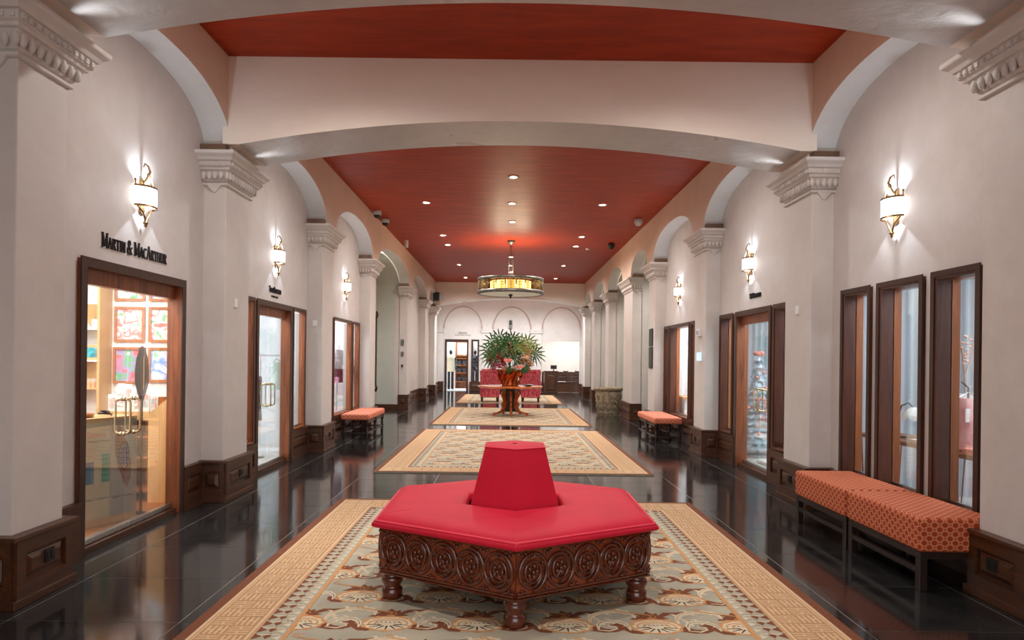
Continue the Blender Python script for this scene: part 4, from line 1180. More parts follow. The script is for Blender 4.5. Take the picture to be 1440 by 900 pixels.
for c, r, h, mt, nm in [((-0.40, -0.2, 0.18), 0.12, 0.12, M['orchid'], 'lily_bloom'), ((-0.50, -0.1, 0.30), 0.10, 0.14, M['ginger'], 'ginger_bloom'), ((-0.28, -0.3, 0.12), 0.11, 0.1, M['orchid'], 'lily_bloom'), ((-0.44, -0.2, 0.06), 0.10, 0.1, M['orchid'], 'lily_bloom'),
                        ((-0.2, -0.3, 0.24), 0.10, 0.18, M['ginger'], 'ginger_bloom'), ((-0.56, -0.05, 0.46), 0.07, 0.2, M['ginger'], 'ginger_bloom'), ((-0.30, -0.25, 0.40), 0.08, 0.2, M['ginger'], 'ginger_bloom'), ((0.0, -0.2, 0.54), 0.07, 0.22, M['coralp'], 'ginger_bloom'),
                        ((0.34, -0.25, 0.30), 0.11, 0.16, M['peach'], 'protea_bloom'), ((0.48, -0.15, 0.20), 0.11, 0.14, M['peach'], 'protea_bloom'), ((0.42, -0.1, 0.44), 0.1, 0.16, M['peach'], 'protea_bloom'), ((0.46, -0.2, 0.04), 0.1, 0.12, M['dry'], 'protea_bloom'), ((-0.14, -0.36, 0.06), 0.09, 0.1, M['peach'], 'lily_bloom')]:
    cone_flower(c, r * 1.3, h * 1.25, mt, nm)
def anthurium(c, mt):
    mb = MB(); n = 12
    pts = []
    for i in range(n):
        a = 2 * PI * i / n
        rr = 0.10 * (1 - 0.25 * math.sin(a)) * (0.6 if i == 3 else 1)
        pts.append((c[0] + 1.15 * rr * math.cos(a), c[1] - 0.015 * math.cos(2 * a), c[2] + 0.5 * rr * math.sin(a)))
    mb.add([c] + pts, [(0, 1 + i, 1 + (i + 1) % n) for i in range(n)], 0, True)
    mb.tube([c, (c[0] + 0.03, c[1] - 0.05, c[2] + 0.05)], [0.010, 0.005], 6, 2)
    mb.tube([c, (c[0] * 0.4, c[1] * 0.4, c[2] - 0.12), (0, 0, -0.05)], 0.006, 4, 1)
    mb.build('anthurium_bloom', [mt, M['stemg'], M['peach']], fa)
anthurium((0.22, -0.42, 0.12), M['coralp']); anthurium((0.36, -0.36, 0.36), M['peach']); anthurium((-0.06, -0.4, 0.28), M['coralp'])
for i, (x, z) in enumerate([(-0.22, 0.5), (-0.32, 0.62), (-0.1, 0.66), (0.3, 0.58), (0.5, 0.5), (0.44, 0.62)]):
    mb = MB(); sgn = -1 if i % 2 else 1
    mb.tube([(0.2 * x, -0.15, 0.0), (0.8 * x, -0.25, z * 0.6), (x, -0.25, z), (x + sgn * 0.06, -0.27, z + 0.06), (x + sgn * 0.10, -0.27, z + 0.0), (x + sgn * 0.05, -0.26, z - 0.04)], [0.006, 0.012, 0.016, 0.014, 0.010, 0.004], 5)
    mb.build('curled_palm_strip', M['dry'], fa)
M['monstera'] = mat('broad_leaf_green', S(36, 88, 50), 0.4, col2=S(66, 120, 78), nscale=5)
for c, r in [((0.32, -0.30, 0.02), 0.16), ((-0.08, -0.36, 0.0), 0.14)]:
    mb = MB(); n = 14; pts = []
    for i in range(n):
        a = 2 * PI * i / n; rr = r * (0.75 + 0.25 * math.cos(a * 1.0)) * (0.8 if i % 2 else 1)
        pts.append((c[0] + rr * math.cos(a), c[1] - 0.05 * math.sin(a), c[2] + 0.85 * rr * math.sin(a) + 0.3 * rr * math.cos(a)))
    mb.add([c] + pts, [(0, 1 + i, 1 + (i + 1) % n) for i in range(n)], 0)
    mb.build('broad_leaf', M['monstera'], fa)

# ------------------------------------------------------------------ armchairs
def make_armchair():
    r = thing('armchair', 'x', 'armchair')   # faces +y locally
    n = 14
    def outl(k, z, fl=1.0): # U-shaped shell
        pts = []
        for i in range(n + 1):
            a = PI + PI * i / n
            pts.append((0.34 * k * fl * math.cos(a) if True else 0, 0.10 + 0.36 * k * math.sin(a) * 0.8, z))
        return pts
    mb = MB()
    w0, w1 = 0.30, 0.345
    def ring(w, y0, z, d):
        c = 0.09
        return [(-w, y0 + d, z), (-w, y0 + c, z), (-w + c * 0.3, y0 + c * 0.3, z), (-w + c, y0, z), (w - c, y0, z), (w - c * 0.3, y0 + c * 0.3, z), (w, y0 + c, z), (w, y0 + d, z), (w - 0.10, y0 + d, z), (w - 0.10, y0 + 0.14, z), (-w + 0.10, y0 + 0.14, z), (-w + 0.10, y0 + d, z)]
    mb.loft([ring(0.31, -0.33, 0.17, 0.66), ring(0.315, -0.335, 0.40, 0.66), ring(0.325, -0.345, 0.62, 0.60)], 0, False, True, True, True)
    mb.build('arm_shell', M['velvet'], r, bevel=0.012)
    mb = MB(); mb.loft([[(-0.325, -0.345, 0.6), (0.325, -0.345, 0.6), (0.325, -0.19, 0.6), (-0.325, -0.19, 0.6)], [(-0.35, -0.385, 1.04), (0.35, -0.385, 1.04), (0.345, -0.25, 1.04), (-0.345, -0.25, 1.04)]], 0, False, True, True, True)
    mb.build('backrest', M['velvet'], r, bevel=0.035, seg=3)
    MB().box(-0.215, 0.215, -0.19, 0.34, 0.17, 0.44).build('seat_cushion', M['velvet'], r, bevel=0.03, seg=3)
    for x in (-0.26, 0.26):
        for y in (-0.28, 0.28):
            mb = MB(); mb.loft([[(x - 0.02, y - 0.02, 0), (x + 0.02, y - 0.02, 0), (x + 0.02, y + 0.02, 0), (x - 0.02, y + 0.02, 0)], [(x - 0.032, y - 0.032, 0.172), (x + 0.032, y - 0.032, 0.172), (x + 0.032, y + 0.032, 0.172), (x - 0.032, y + 0.032, 0.172)]], 0, False, True, True, True)
            mb.build('leg', M['blackwood'], r)
    return r
ac = make_armchair()
for i, (x, y, rz, lab) in enumerate([(-0.56, 22.75, 0.08, 'crimson armchair with its back to us, left of the flower vase'), (0.80, 22.75, -0.08, 'crimson armchair with its back to us, right of the flower vase'),
                                    (-0.62, 25.6, PI - 0.05, 'crimson armchair facing us behind the left one, mostly hidden'), (0.95, 25.6, PI + 0.05, 'crimson armchair facing us behind the right one, mostly hidden')]):
    o = ac if i == 0 else copy_tree(ac)
    o.location = (x, y, RZ); o.rotation_euler = (0, 0, rz); tag(o, lab, 'armchair', 'crimson armchairs round the far rug')

# ------------------------------------------------------------------ stone planter
pt = thing('planter', 'carved limestone planter on the floor beside the right-hand pier', 'planter', (2.80, 18.75, 0))
mb = MB(); mb.lathe([(0.30, 0), (0.31, 0.03), (0.30, 0.05), (0.315, 0.08), (0.36, 0.58), (0.35, 0.60)], 24); mb.build('body', M['stone'], pt)
MB().lathe([(0.34, 0.595), (0.37, 0.61), (0.40, 0.64), (0.405, 0.69), (0.38, 0.70), (0.33, 0.70), (0.33, 0.62), (0.02, 0.62)], 24, cap=False).build('rim', M['stone'], pt)
for k in range(12):
    a = 2 * PI * k / 12
    mb = MB()
    for q, (zz, rr) in enumerate(((0.18, 0.33), (0.32, 0.34), (0.46, 0.355))):
        mb.tube([(rr * math.cos(a + 0.13 * math.cos(t * PI / 4)), rr * math.sin(a + 0.13 * math.cos(t * PI / 4)), zz + 0.05 * math.sin(t * PI / 4)) for t in range(8)], 0.012, 5, closed=True)
        mb.ell((rr * math.cos(a), rr * math.sin(a), zz), (0.018, 0.018, 0.02), 6, 4)
    mb.build('carved_relief', M['stone'], pt, kind='stuff')
# ------------------------------------------------------------------ lettering (serif capitals drawn as strokes)
T_, t_ = 0.118, 0.05
GL = {
 'A': (0.78, [('l', .08, 0, .37, 1, t_), ('l', .37, 1, .70, 0, T_), ('l', .18, .34, .56, .34, t_)], [(.08, 0), (.70, 0)]),
 'M': (0.98, [('l', .12, 0, .14, 1, t_), ('l', .14, 1, .48, .08, T_), ('l', .48, .08, .82, 1, t_), ('l', .82, 1, .84, 0, T_)], [(.12, 0), (.84, 0), (.12, .97), (.84, .97)]),
 'R': (0.74, [('l', .15, 0, .15, 1, T_), ('a', .33, .74, .22, .235, 90, -90, T_), ('l', .15, .97, .34, .97, t_), ('l', .15, .5, .34, .5, t_), ('l', .34, .5, .66, 0, T_)], [(.15, 0), (.68, 0)]),
 'T': (0.72, [('l', .36, 0, .36, 1, T_), ('l', .03, .97, .69, .97, t_), ('l', .05, .82, .05, 1, t_), ('l', .67, .82, .67, 1, t_)], [(.36, 0)]),
 'I': (0.34, [('l', .17, 0, .17, 1, T_)], [(.17, 0), (.17, .97)]),
 'N': (0.84, [('l', .14, 0, .14, 1, t_), ('l', .14, 1, .70, 0, T_), ('l', .70, 0, .70, 1, t_)], [(.14, 0), (.70, .97), (.10, .97)]),
 '&': (0.92, [('a', .36, .78, .16, .19, -60, 240, t_ * 1.5), ('l', .26, .64, .74, .04, T_), ('a', .32, .26, .24, .25, 60, 330, T_ * .8), ('l', .50, .16, .74, .5, t_)], [(.78, 0), (.76, .5)]),
 'C': (0.78, [('a', .43, .5, .34, .47, 50, 310, T_), ('l', .68, .78, .68, .98, t_)], []),
 'H': (0.86, [('l', .15, 0, .15, 1, T_), ('l', .70, 0, .70, 1, T_), ('l', .15, .52, .70, .52, t_)], [(.15, 0), (.70, 0), (.15, .97), (.70, .97)]),
 'U': (0.82, [('l', .15, .3, .15, 1, T_), ('a', .41, .3, .26, .28, 180, 360, t_ * 1.4), ('l', .67, .3, .67, 1, t_)], [(.15, .97), (.67, .97)]),
 'O': (0.86, [('a', .43, .5, .34, .47, 0, 360, T_)], []),
 'D': (0.84, [('l', .15, 0, .15, 1, T_), ('a', .36, .5, .38, .47, 90, -90, T_), ('l', .15, .97, .36, .97, t_), ('l', .15, .03, .36, .03, t_)], []),
 'L': (0.66, [('l', .15, 0, .15, 1, T_), ('l', .15, .03, .60, .03, t_), ('l', .60, .0, .60, .2, t_)], [(.15, .97)]),
 'S': (0.58, [('a', .29, .74, .19, .23, 40, 270, T_ * .8), ('a', .29, .26, .2, .24, 90, -140, T_ * .8)], []),
 'P': (0.68, [('l', .15, 0, .15, 1, T_), ('a', .33, .72, .24, .25, 90, -90, T_), ('l', .15, .97, .34, .97, t_), ('l', .15, .47, .34, .47, t_)], [(.15, 0)]),
 'E': (0.66, [('l', .15, 0, .15, 1, T_), ('l', .15, .97, .58, .97, t_), ('l', .15, .52, .48, .52, t_), ('l', .15, .03, .60, .03, t_), ('l', .58, .82, .58, 1, t_), ('l', .60, 0, .60, .2, t_)], []),
 'F': (0.62, [('l', .15, 0, .15, 1, T_), ('l', .15, .97, .56, .97, t_), ('l', .15, .52, .46, .52, t_), ('l', .56, .82, .56, 1, t_)], [(.15, 0)]),
 'W': (1.05, [('l', .10, 1, .32, 0, T_), ('l', .32, 0, .54, .9, t_), ('l', .54, .9, .74, 0, T_), ('l', .74, 0, .94, 1, t_)], [(.10, .97), (.94, .97)]),
 "'": (0.22, [('l', .1, .72, .1, 1, .08)], []),
}
def glyph_strokes(ch):
    w, st, sf = GL[ch]; out = []
    for q in st:
        if q[0] == 'l':
            out.append(([(q[1], q[2]), (q[3], q[4])], [q[5], q[5]]))
        else:
            _, cx, cy, rx, ry, a0, a1, th = q; n = 18 if abs(a1 - a0) > 200 else 12
            P = []; Wd = []
            for i in range(n + 1):
                a = math.radians(a0 + (a1 - a0) * i / n)
                P.append((cx + rx * math.cos(a), cy + ry * math.sin(a))); Wd.append(t_ + (th - t_) * abs(math.cos(a)))
            out.append((P, Wd))
    for (x, y) in sf:
        out.append(([(x - .12, y + .025 if y < .5 else y - .0), (x + .12, y + .025 if y < .5 else y - .0)], [.05, .05]))
    return w, out
def sign(text, h, fn, root, mt, squeeze=0.8, big=1.22, joined=False, depth=0.012, space=0.35, caps=None):
    """fn(u, v, d): u along the reading direction, v up, d out of the wall"""
    def width():
        tot = 0; new = True
        for i, c in enumerate(text):
            if c == ' ': tot += space * h * squeeze; continue
            tot += GL[c][0] * h * squeeze * (big if i in caps else 1)
        return tot
    if caps is None: caps = [i for i, c in enumerate(text) if i == 0 or text[i - 1] == ' ']
    u = -width() / 2
    jm = MB()
    for i, c in enumerate(text):
        if c == ' ': u += space * h * squeeze; continue
        k = big if i in caps else 1
        w, st = glyph_strokes(c)
        mb = jm if joined else MB()
        for P, Wd in st:
            q = MB(); sx = h * squeeze * k; sy = h * k
            L = []; Rr = []; n = len(P)
            pts = [(x * sx, y * sy) for x, y in P]
            for j in range(n):
                x0, y0 = pts[max(j - 1, 0)]; x1, y1 = pts[min(j + 1, n - 1)]
                dx, dy = x1 - x0, y1 - y0; l = math.hypot(dx, dy) or 1
                ww = Wd[j] * h * k / 2 * (squeeze if abs(dy) > abs(dx) else 1)
                L.append((pts[j][0] - dy / l * ww, pts[j][1] + dx / l * ww)); Rr.append((pts[j][0] + dy / l * ww, pts[j][1] - dx / l * ww))
            b = len(mb.v)
            vs_ = [fn(u + x, y, depth) for x, y in L] + [fn(u + x, y, depth) for x, y in Rr] + [fn(u + x, y, 0) for x, y in L] + [fn(u + x, y, 0) for x, y in Rr]
            fs = []
            for j in range(n - 1):
                fs += [(j, j + 1, n + j + 1, n + j), (2 * n + j, 2 * n + j + 1, j + 1, j), (n + j, n + j + 1, 3 * n + j + 1, 3 * n + j)]
            fs += [(0, n, 3 * n, 2 * n), (n - 1, 2 * n - 1, 4 * n - 1, 3 * n - 1)]
            mb.add(vs_, fs)
        if not joined: mb.build('letter', mt, root)
        u += w * h * squeeze * k + 0.03 * h
    if joined: jm.build('lettering', mt, root, kind='stuff')
M['letter'] = mat('black_letter', S(24, 20, 20), 0.5)
r = thing('shop_sign', 'large black serif lettering above the left doorway with paintings inside', 'sign', (X(-1, HW), 5.54, 2.245))
sign('MARTIN & MACARTHUR', 0.086, lambda u, v, d: (d, u - 0.02, v), r, M['letter'], 0.75, 1.3, caps=[0, 7, 9, 12])
r = thing('shop_sign', 'small black serif lettering above the second doorway on the left', 'sign', (X(-1, HW), 8.84, 2.262))
sign('TORI RICHARD', 0.062, lambda u, v, d: (d, u, v), r, M['letter'], 0.82, 1.3)
sign('HONOLULU', 0.026, lambda u, v, d: (d, u, v - 0.06), r, M['letter'], 1.5, 1.0, joined=True, depth=0.006)
r = thing('shop_sign', 'small black serif lettering above the right doorway with the white tree', 'sign', (X(1, HW), 8.88, 2.282))
sign('TRH INSPIRED', 0.056, lambda u, v, d: (-d, -u, v), r, M['letter'], 0.85, 1.25, caps=[0, 1, 2, 4])
r = thing('shop_sign', 'two rows of tiny dark lettering on the far wall above its doorway', 'sign', (-1.96, YW, 2.52))
sign('PRESTONS', 0.075, lambda u, v, d: (u, -d, v), r, M['letter'], 0.85, 1.2)
sign("WORLD'S FINEST LINENS", 0.042, lambda u, v, d: (u, -d, v - 0.075), r, M['letter'], 1.25, 1.0, joined=True, depth=0.006)

# ------------------------------------------------------------------ first left shop: paintings, shelf, counter, paddle, print rack
def paint_mat(name, cols, sc, seed):
    m = bpy.data.materials.new(name); t = NT(m)
    tc = t.new('ShaderNodeTexCoord'); mp = t.new('ShaderNodeMapping'); t.lk(tc.outputs['Object'], mp.inputs[0]); mp.inputs['Location'].default_value = (seed * 3.1, seed * 1.7, seed)
    f = t.noise(mp.outputs[0], sc, 3, 0.5, 0.8)
    n = len(cols)
    t.lk(t.ramp(f, [(0.28 + 0.46 * i / (n - 1), c) for i, c in enumerate(cols)]), t.b.inputs['Base Color'])
    t.b.inputs['Roughness'].default_value = 0.5
    return m
M['frame_koa'] = wood('picture_frame_koa', S(150, 86, 44), S(196, 124, 70), 0, 3, 0.35)
Cs = lambda *a: [S(*c) for c in a]
blu, wht, red, grn, orn, lav = (96, 150, 214), (238, 240, 240), (226, 96, 84), (84, 178, 98), (240, 170, 90), (168, 156, 204)
pics = [((-4.42, -4.08), (2.05, 2.44), Cs(wht, red, wht, grn, blu), 9, 'framed painting in the top row of the left shop wall, beside the shelf'),
        ((-4.035, -3.69), (2.05, 2.44), Cs(wht, blu, wht, lav), 7, 'framed painting in the top row of the left shop wall, next to the door jamb'),
        ((-4.42, -4.08), (1.59, 1.985), Cs(grn, wht, red, wht, blu), 8, 'framed painting with green and red figures in the middle row, beside the shelf'),
        ((-4.035, -3.69), (1.59, 1.985), Cs(wht, red, wht, grn, lav), 7, 'framed pale painting of a plant in the middle row next to the jamb'),
        ((-4.43, -4.07), (1.12, 1.53), Cs(orn, red, lav, grn, wht), 6, 'framed landscape painting in the bottom row, beside the shelf'),
        ((-4.035, -3.69), (1.14, 1.53), Cs(grn, wht, blu, wht, (96, 200, 160)), 6, 'framed green and white painting in the bottom row, behind the paddle')]
for i, ((x0, x1), (z0, z1), cols, sc_, lab) in enumerate(pics):
    cx, cz, w, h = (x0 + x1) / 2, (z0 + z1) / 2, (x1 - x0) / 2, (z1 - z0) / 2
    p = thing('painting', lab, 'painting', (cx, 7.70, cz), 0, 'framed paintings on the left shop wall')
    for a, b, c, d in ((-w, w, h - 0.028, h), (-w, w, -h, -h + 0.028), (-w, -w + 0.028, -h + 0.028, h - 0.028), (w - 0.028, w, -h + 0.028, h - 0.028)):
        MB().box(a, b, -0.03, 0, c, d).build('frame_rail', M['frame_koa'], p)
    mb = MB(); mb.box(-w + 0.028, w - 0.028, -0.012, -0.002, -h + 0.028, h - 0.028); mb.build('canvas', paint_mat('painting_colours_%d' % i, cols, sc_, i + 1), p)
sh = thing('display_shelf', 'tall white and maple shelf unit left of the paintings', 'shelf', (-4.64, 7.70, 0))
MB().box(-0.16, 0.16, -0.012, 0, 0.02, 2.3).build('back_panel', M['white'], sh)
for x0 in (-0.185, 0.16): MB().box(x0, x0 + 0.025, -0.24, 0, 0.015, 2.36).build('upright', M['maple'], sh)
for z in (0.5, 1.06, 1.365, 1.715): MB().box(-0.16, 0.16, -0.22, -0.012, z, z + 0.016).build('shelf_board', M['white'] if z > 1.3 else M['maple'], sh)
MB().box(-0.16, 0.16, -0.03, -0.012, 1.18, 1.36).build('wood_back', M['maple'], sh)
ws = MB(); poly = [(-0.09, 0.27), (0.14, 0.27), (0.14, 0.05), (0.09, 0.0), (0.03, 0.0), (-0.01, 0.05), (-0.05, 0.18)]
ws.prism(poly, 0.03, lambda u, v, d: (u, d - 0.06, v)); o = ws.build('wood_slab', wood('spalted_wood', S(120, 74, 34), S(206, 158, 88), 2, 2, 0.4), None, (-4.64, 7.64, 1.732)); tag(o, 'tapered slab of figured wood standing on the white shelf', 'ornament')
o = MB().box(-0.03, 0.05, -0.01, 0.0, 0, 0.10).build('price_card', M['paper'], None, (-4.54, 7.52, 1.732)); tag(o, 'white card leaning in front of the wood slab', 'card')
p = thing('framed_print', 'small teal seascape in a pale wood frame on the shelf', 'picture', (-4.60, 7.56, 1.381))
mb = MB(); mb.box(-0.11, 0.11, -0.015, 0, 0, 0.17); mb.build('frame', M['maple'], p, bevel=0.003)
MB().box(-0.08, 0.08, -0.019, -0.0155, 0.03, 0.14).build('print', paint_mat('seascape_colours', Cs((10, 60, 90), (20, 140, 160), (60, 190, 190), (16, 90, 120)), 16, 9), p)
o = MB().box(-0.04, 0.04, -0.02, 0, 0, 0.14).build('wood_plaque', M['koa'], None, (-4.755, 7.56, 1.381)); tag(o, 'small brown wooden plaque left of the teal seascape', 'ornament')
M['amberb'] = mat('orange_ornament', S(232, 140, 76), 0.3, col2=S(240, 200, 170), nscale=30)
b0_ = None
for i in range(6):
    if b0_ is None: b0_ = MB().lathe([(0.018, 0), (0.022, 0.02), (0.021, 0.06), (0.01, 0.078), (0.011, 0.095), (0.004, 0.10)], 10).build('ornament_bottle', M['amberb']); o = b0_
    else: o = link_copy(b0_)
    o.location = (-4.77 + 0.05 * i, 7.55, 1.076); tag(o, 'little orange bottle on the lower shelf, ' + ['first', 'second', 'third', 'fourth', 'fifth', 'sixth'][i] + ' from the left', 'bottle', 'orange bottles on the shelf')
ang = math.atan2(0.54, 0.24)
ctr = thing('counter', 'maple display counter with posters just inside the left doorway', 'counter', (-3.49, 5.46, 0.015), ang)
MB().box(0, 0.60, 0.0, 0.42, 0, 0.90).build('body', M['maple'], ctr, bevel=0.004)
pg = mat('poster_beige', S(206, 188, 156), 0.5, col2=S(190, 170, 138), nscale=4)
pgr = mat('poster_grey', S(176, 164, 150), 0.5, col2=S(160, 150, 138), nscale=4)
p1 = thing('poster', 'beige poster with orange title on the counter front, left of the watch poster', 'poster', (-3.49, 5.46, 0.015), ang)
MB().box(0.12, 0.345, -0.006, -0.001, 0.06, 0.86).build('sheet', pg, p1)
mb = MB()
mb.box(0.125, 0.20, -0.0075, -0.0062, 0.36, 0.54, 0); mb.box(0.27, 0.34, -0.0075, -0.0062, 0.36, 0.60, 1)
for q in range(5): mb.box(0.27, 0.34, -0.0082, -0.0076, 0.37 + q * 0.045, 0.378 + q * 0.045, 2)
mb.build('printed_patch', [mat('poster_teal', S(44, 96, 132), 0.5), mat('poster_green', S(74, 150, 124), 0.5), mat('poster_dark_green', S(40, 96, 84), 0.5)], p1, kind='stuff')
def flat_text(txt, size, loc, mt, par, nm, sx=1.0):
    c = bpy.data.curves.new(nm, 'FONT'); c.body = txt; c.size = size; c.align_x = 'CENTER'; c.extrude = 0.0005
    o = bpy.data.objects.new(nm + '_tmp', c); COL.objects.link(o)
    bpy.context.view_layer.update()
    dg = bpy.context.evaluated_depsgraph_get()
    me = bpy.data.meshes.new_from_object(o.evaluated_get(dg)); bpy.data.objects.remove(o)
    me.materials.clear(); me.materials.append(mt)
    o = bpy.data.objects.new(nm, me); COL.objects.link(o); o.parent = par; o.location = loc; o.rotation_euler = (PI / 2, 0, 0); o.scale = (sx, 1, 1); o['kind'] = 'stuff'
    return o
orange_ink = mat('orange_ink', S(214, 104, 20), 0.5); brown_ink = mat('brown_ink', S(58, 40, 26), 0.5)
flat_text('Disney', 0.062, (0.225, -0.0068, 0.745), orange_ink, p1, 'title_lettering')
flat_text('Wooden Watches', 0.024, (0.245, -0.0068, 0.70), brown_ink, p1, 'script_lettering')
flat_text('Island Treasures', 0.030, (0.235, -0.0068, 0.22), brown_ink, p1, 'script_lettering')
p2 = thing('poster', 'grey poster showing a wooden watch on the counter front', 'poster', (-3.49, 5.46, 0.015), ang)
MB().box(0.347, 0.585, -0.006, -0.001, 0.06, 0.88).build('sheet', pgr, p2)
mb = MB()
def disc(cx, cz, rx, rz, y, mi, n=24): mb.add([(cx + rx * math.cos(2 * PI * i / n), y, cz + rz * math.sin(2 * PI * i / n)) for i in range(n)], [tuple(range(n))], mi)
def polyxz(pts, y, mi): mb.add([(a, y, b) for a, b in pts], [tuple(range(len(pts)))], mi)
polyxz([(0.42, 0.83), (0.45, 0.80), (0.50, 0.62), (0.54, 0.50), (0.535, 0.36), (0.50, 0.28), (0.47, 0.33), (0.43, 0.45), (0.39, 0.58), (0.385, 0.72)], -0.0065, 0)
disc(0.463, 0.565, 0.062, 0.145, -0.0070, 0); disc(0.468, 0.562, 0.050, 0.125, -0.0074, 1); disc(0.470, 0.56, 0.042, 0.108, -0.0078, 2)
for k in range(12):
    a = 2 * PI * k / 12; mb.box(0.470 + 0.036 * math.cos(a) - 0.003, 0.470 + 0.036 * math.cos(a) + 0.003, -0.0084, -0.0079, 0.56 + 0.094 * math.sin(a) - 0.005, 0.56 + 0.094 * math.sin(a) + 0.005, 3)
mb.build('watch_print', [mat('watch_brown', S(112, 58, 34), 0.45, col2=S(140, 80, 48), nscale=12), mat('watch_ring', S(60, 34, 24), 0.4), mat('watch_dial', S(48, 52, 104), 0.4), mat('watch_mark', S(206, 180, 150), 0.4)], p2, kind='stuff')
flat_text('Island Treasures', 0.030, (0.465, -0.0068, 0.21), brown_ink, p2, 'script_lettering')
rotc = lambda u, v: (-3.49 + u * math.cos(ang) - v * math.sin(ang), 5.46 + u * math.sin(ang) + v * math.cos(ang))
cxy = rotc(0.18, 0.20)
o = MB().lathe([(0.05, 0), (0.13, 0.004), (0.14, 0.03), (0.125, 0.03), (0.11, 0.012), (0.01, 0.01)], 20).build('wooden_bowl', M['koa'], None, (cxy[0], cxy[1], 0.916)); tag(o, 'shallow red-brown wooden bowl on the maple counter', 'bowl')
cxy = rotc(0.40, 0.15)
mb = MB(); mb.tube([(0.06 * math.cos(t * 0.7) * (1 - t / 20), 0.05 * math.sin(t * 0.7), 0.012 + 0.002 * t) for t in range(15)], 0.010, 6); o = mb.build('cord', M['blackwood'], None, (cxy[0], cxy[1], 0.916)); tag(o, 'dark coiled cord on the maple counter beside the bowl', 'cord')
cxy = rotc(0.08, 0.34)
mb = MB(); mb.lathe([(0.06, 0), (0.065, 0.02), (0.05, 0.16), (0.03, 0.23), (0.01, 0.24)], 12); o = mb.build('cone_ornament', mat('dark_red_weave', S(60, 30, 34), 0.7, col2=S(150, 70, 60), nscale=26), None, (cxy[0], cxy[1], 0.916)); tag(o, 'dark tapering woven ornament at the back of the counter', 'ornament')
pd = thing('paddle', 'dark wooden paddle standing upright behind the glass of the left door', 'paddle', (-3.27, 6.12, 0.015))
mb = MB(); n = 14
prof = [(-0.012, 1.02), (-0.03, 1.08), (-0.055, 1.18), (-0.058, 1.28), (-0.045, 1.40), (-0.02, 1.49), (0, 1.515)]
pr2 = prof + [(-a, b) for a, b in prof[::-1][1:]]
mb.prism(pr2, 0.018, lambda u, v, d: (u * 0.94, d - 0.009 + u * 0.3, v)); mb.build('blade', M['blackwood'], pd, bevel=0.004)
mb = MB(); mb.tube([(0, 0, 0.0), (0, 0, 1.04)], 0.013, 8); mb.box(-0.035, 0.035, -0.012, 0.012, 0.0, 0.03); mb.build('shaft', M['blackwood'], pd)
mb = MB()
for u in (-0.022, 0.022): mb.box(u - 0.003, u + 0.003, -0.013, -0.0095, 1.12, 1.42)
mb.build('inlay_stripe', M['maple'], pd, kind='stuff')
rk = thing('print_rack', 'maple rack with a slanted side, full of prints, inside the left shop', 'rack', (-3.60, 6.62, 0.015))
sil = [(0.13, 0), (0.35, 0), (0.35, 1.04), (0.13, 0.86)]
mb = MB(); mb.prism(sil, 0.02, lambda u, v, d: (u, d, v)); mb.build('side_panel', M['maple'], rk)
MB().box(-0.30, 0.13, 0.0, 0.02, 0.80, 0.88).build('front_rail', M['maple'], rk)
for z in (0.10, 0.42, 0.62): MB().box(-0.30, 0.13, 0.02, 0.42, z, z + 0.02).build('shelf_board', M['koa'], rk)
MB().box(-0.30, 0.35, 0.42, 0.44, 0, 1.0).build('back_panel', M['koa'], rk); MB().box(-0.32, -0.30, 0, 0.44, 0, 0.88).build('side_panel', M['maple'], rk)
MB().box(-0.30, 0.13, 0.02, 0.42, 0.80, 0.82).build('bin_floor', M['maple'], rk)
pr0 = None
for i in range(10):
    x = -0.27 + (i % 5) * 0.082; yy = 0.08 + 0.16 * (i // 5); hh = 0.22 + 0.05 * ((i * 7) % 3)
    mb = MB(); mb.box(-0.038, 0.038, 0, 0.006, 0, hh, 0); mb.box(-0.028, 0.028, -0.001, 0.0, hh * 0.35, hh * 0.85, 1)
    o = mb.build('art_print', [M['paper'], paint_mat('print_colours_%d' % i, Cs(wht, (150, 200, 190), (230, 130, 120), wht, (120, 170, 120)), 22, i + 20)], None, (-3.60 + x, 6.62 + yy, 0.836)); tag(o, 'white matted art print in the maple rack, ' + ('front' if i < 5 else 'back') + ' row, ' + ['first', 'second', 'third', 'fourth', 'fifth'][i % 5] + ' from the left', 'print', 'art prints in the rack')

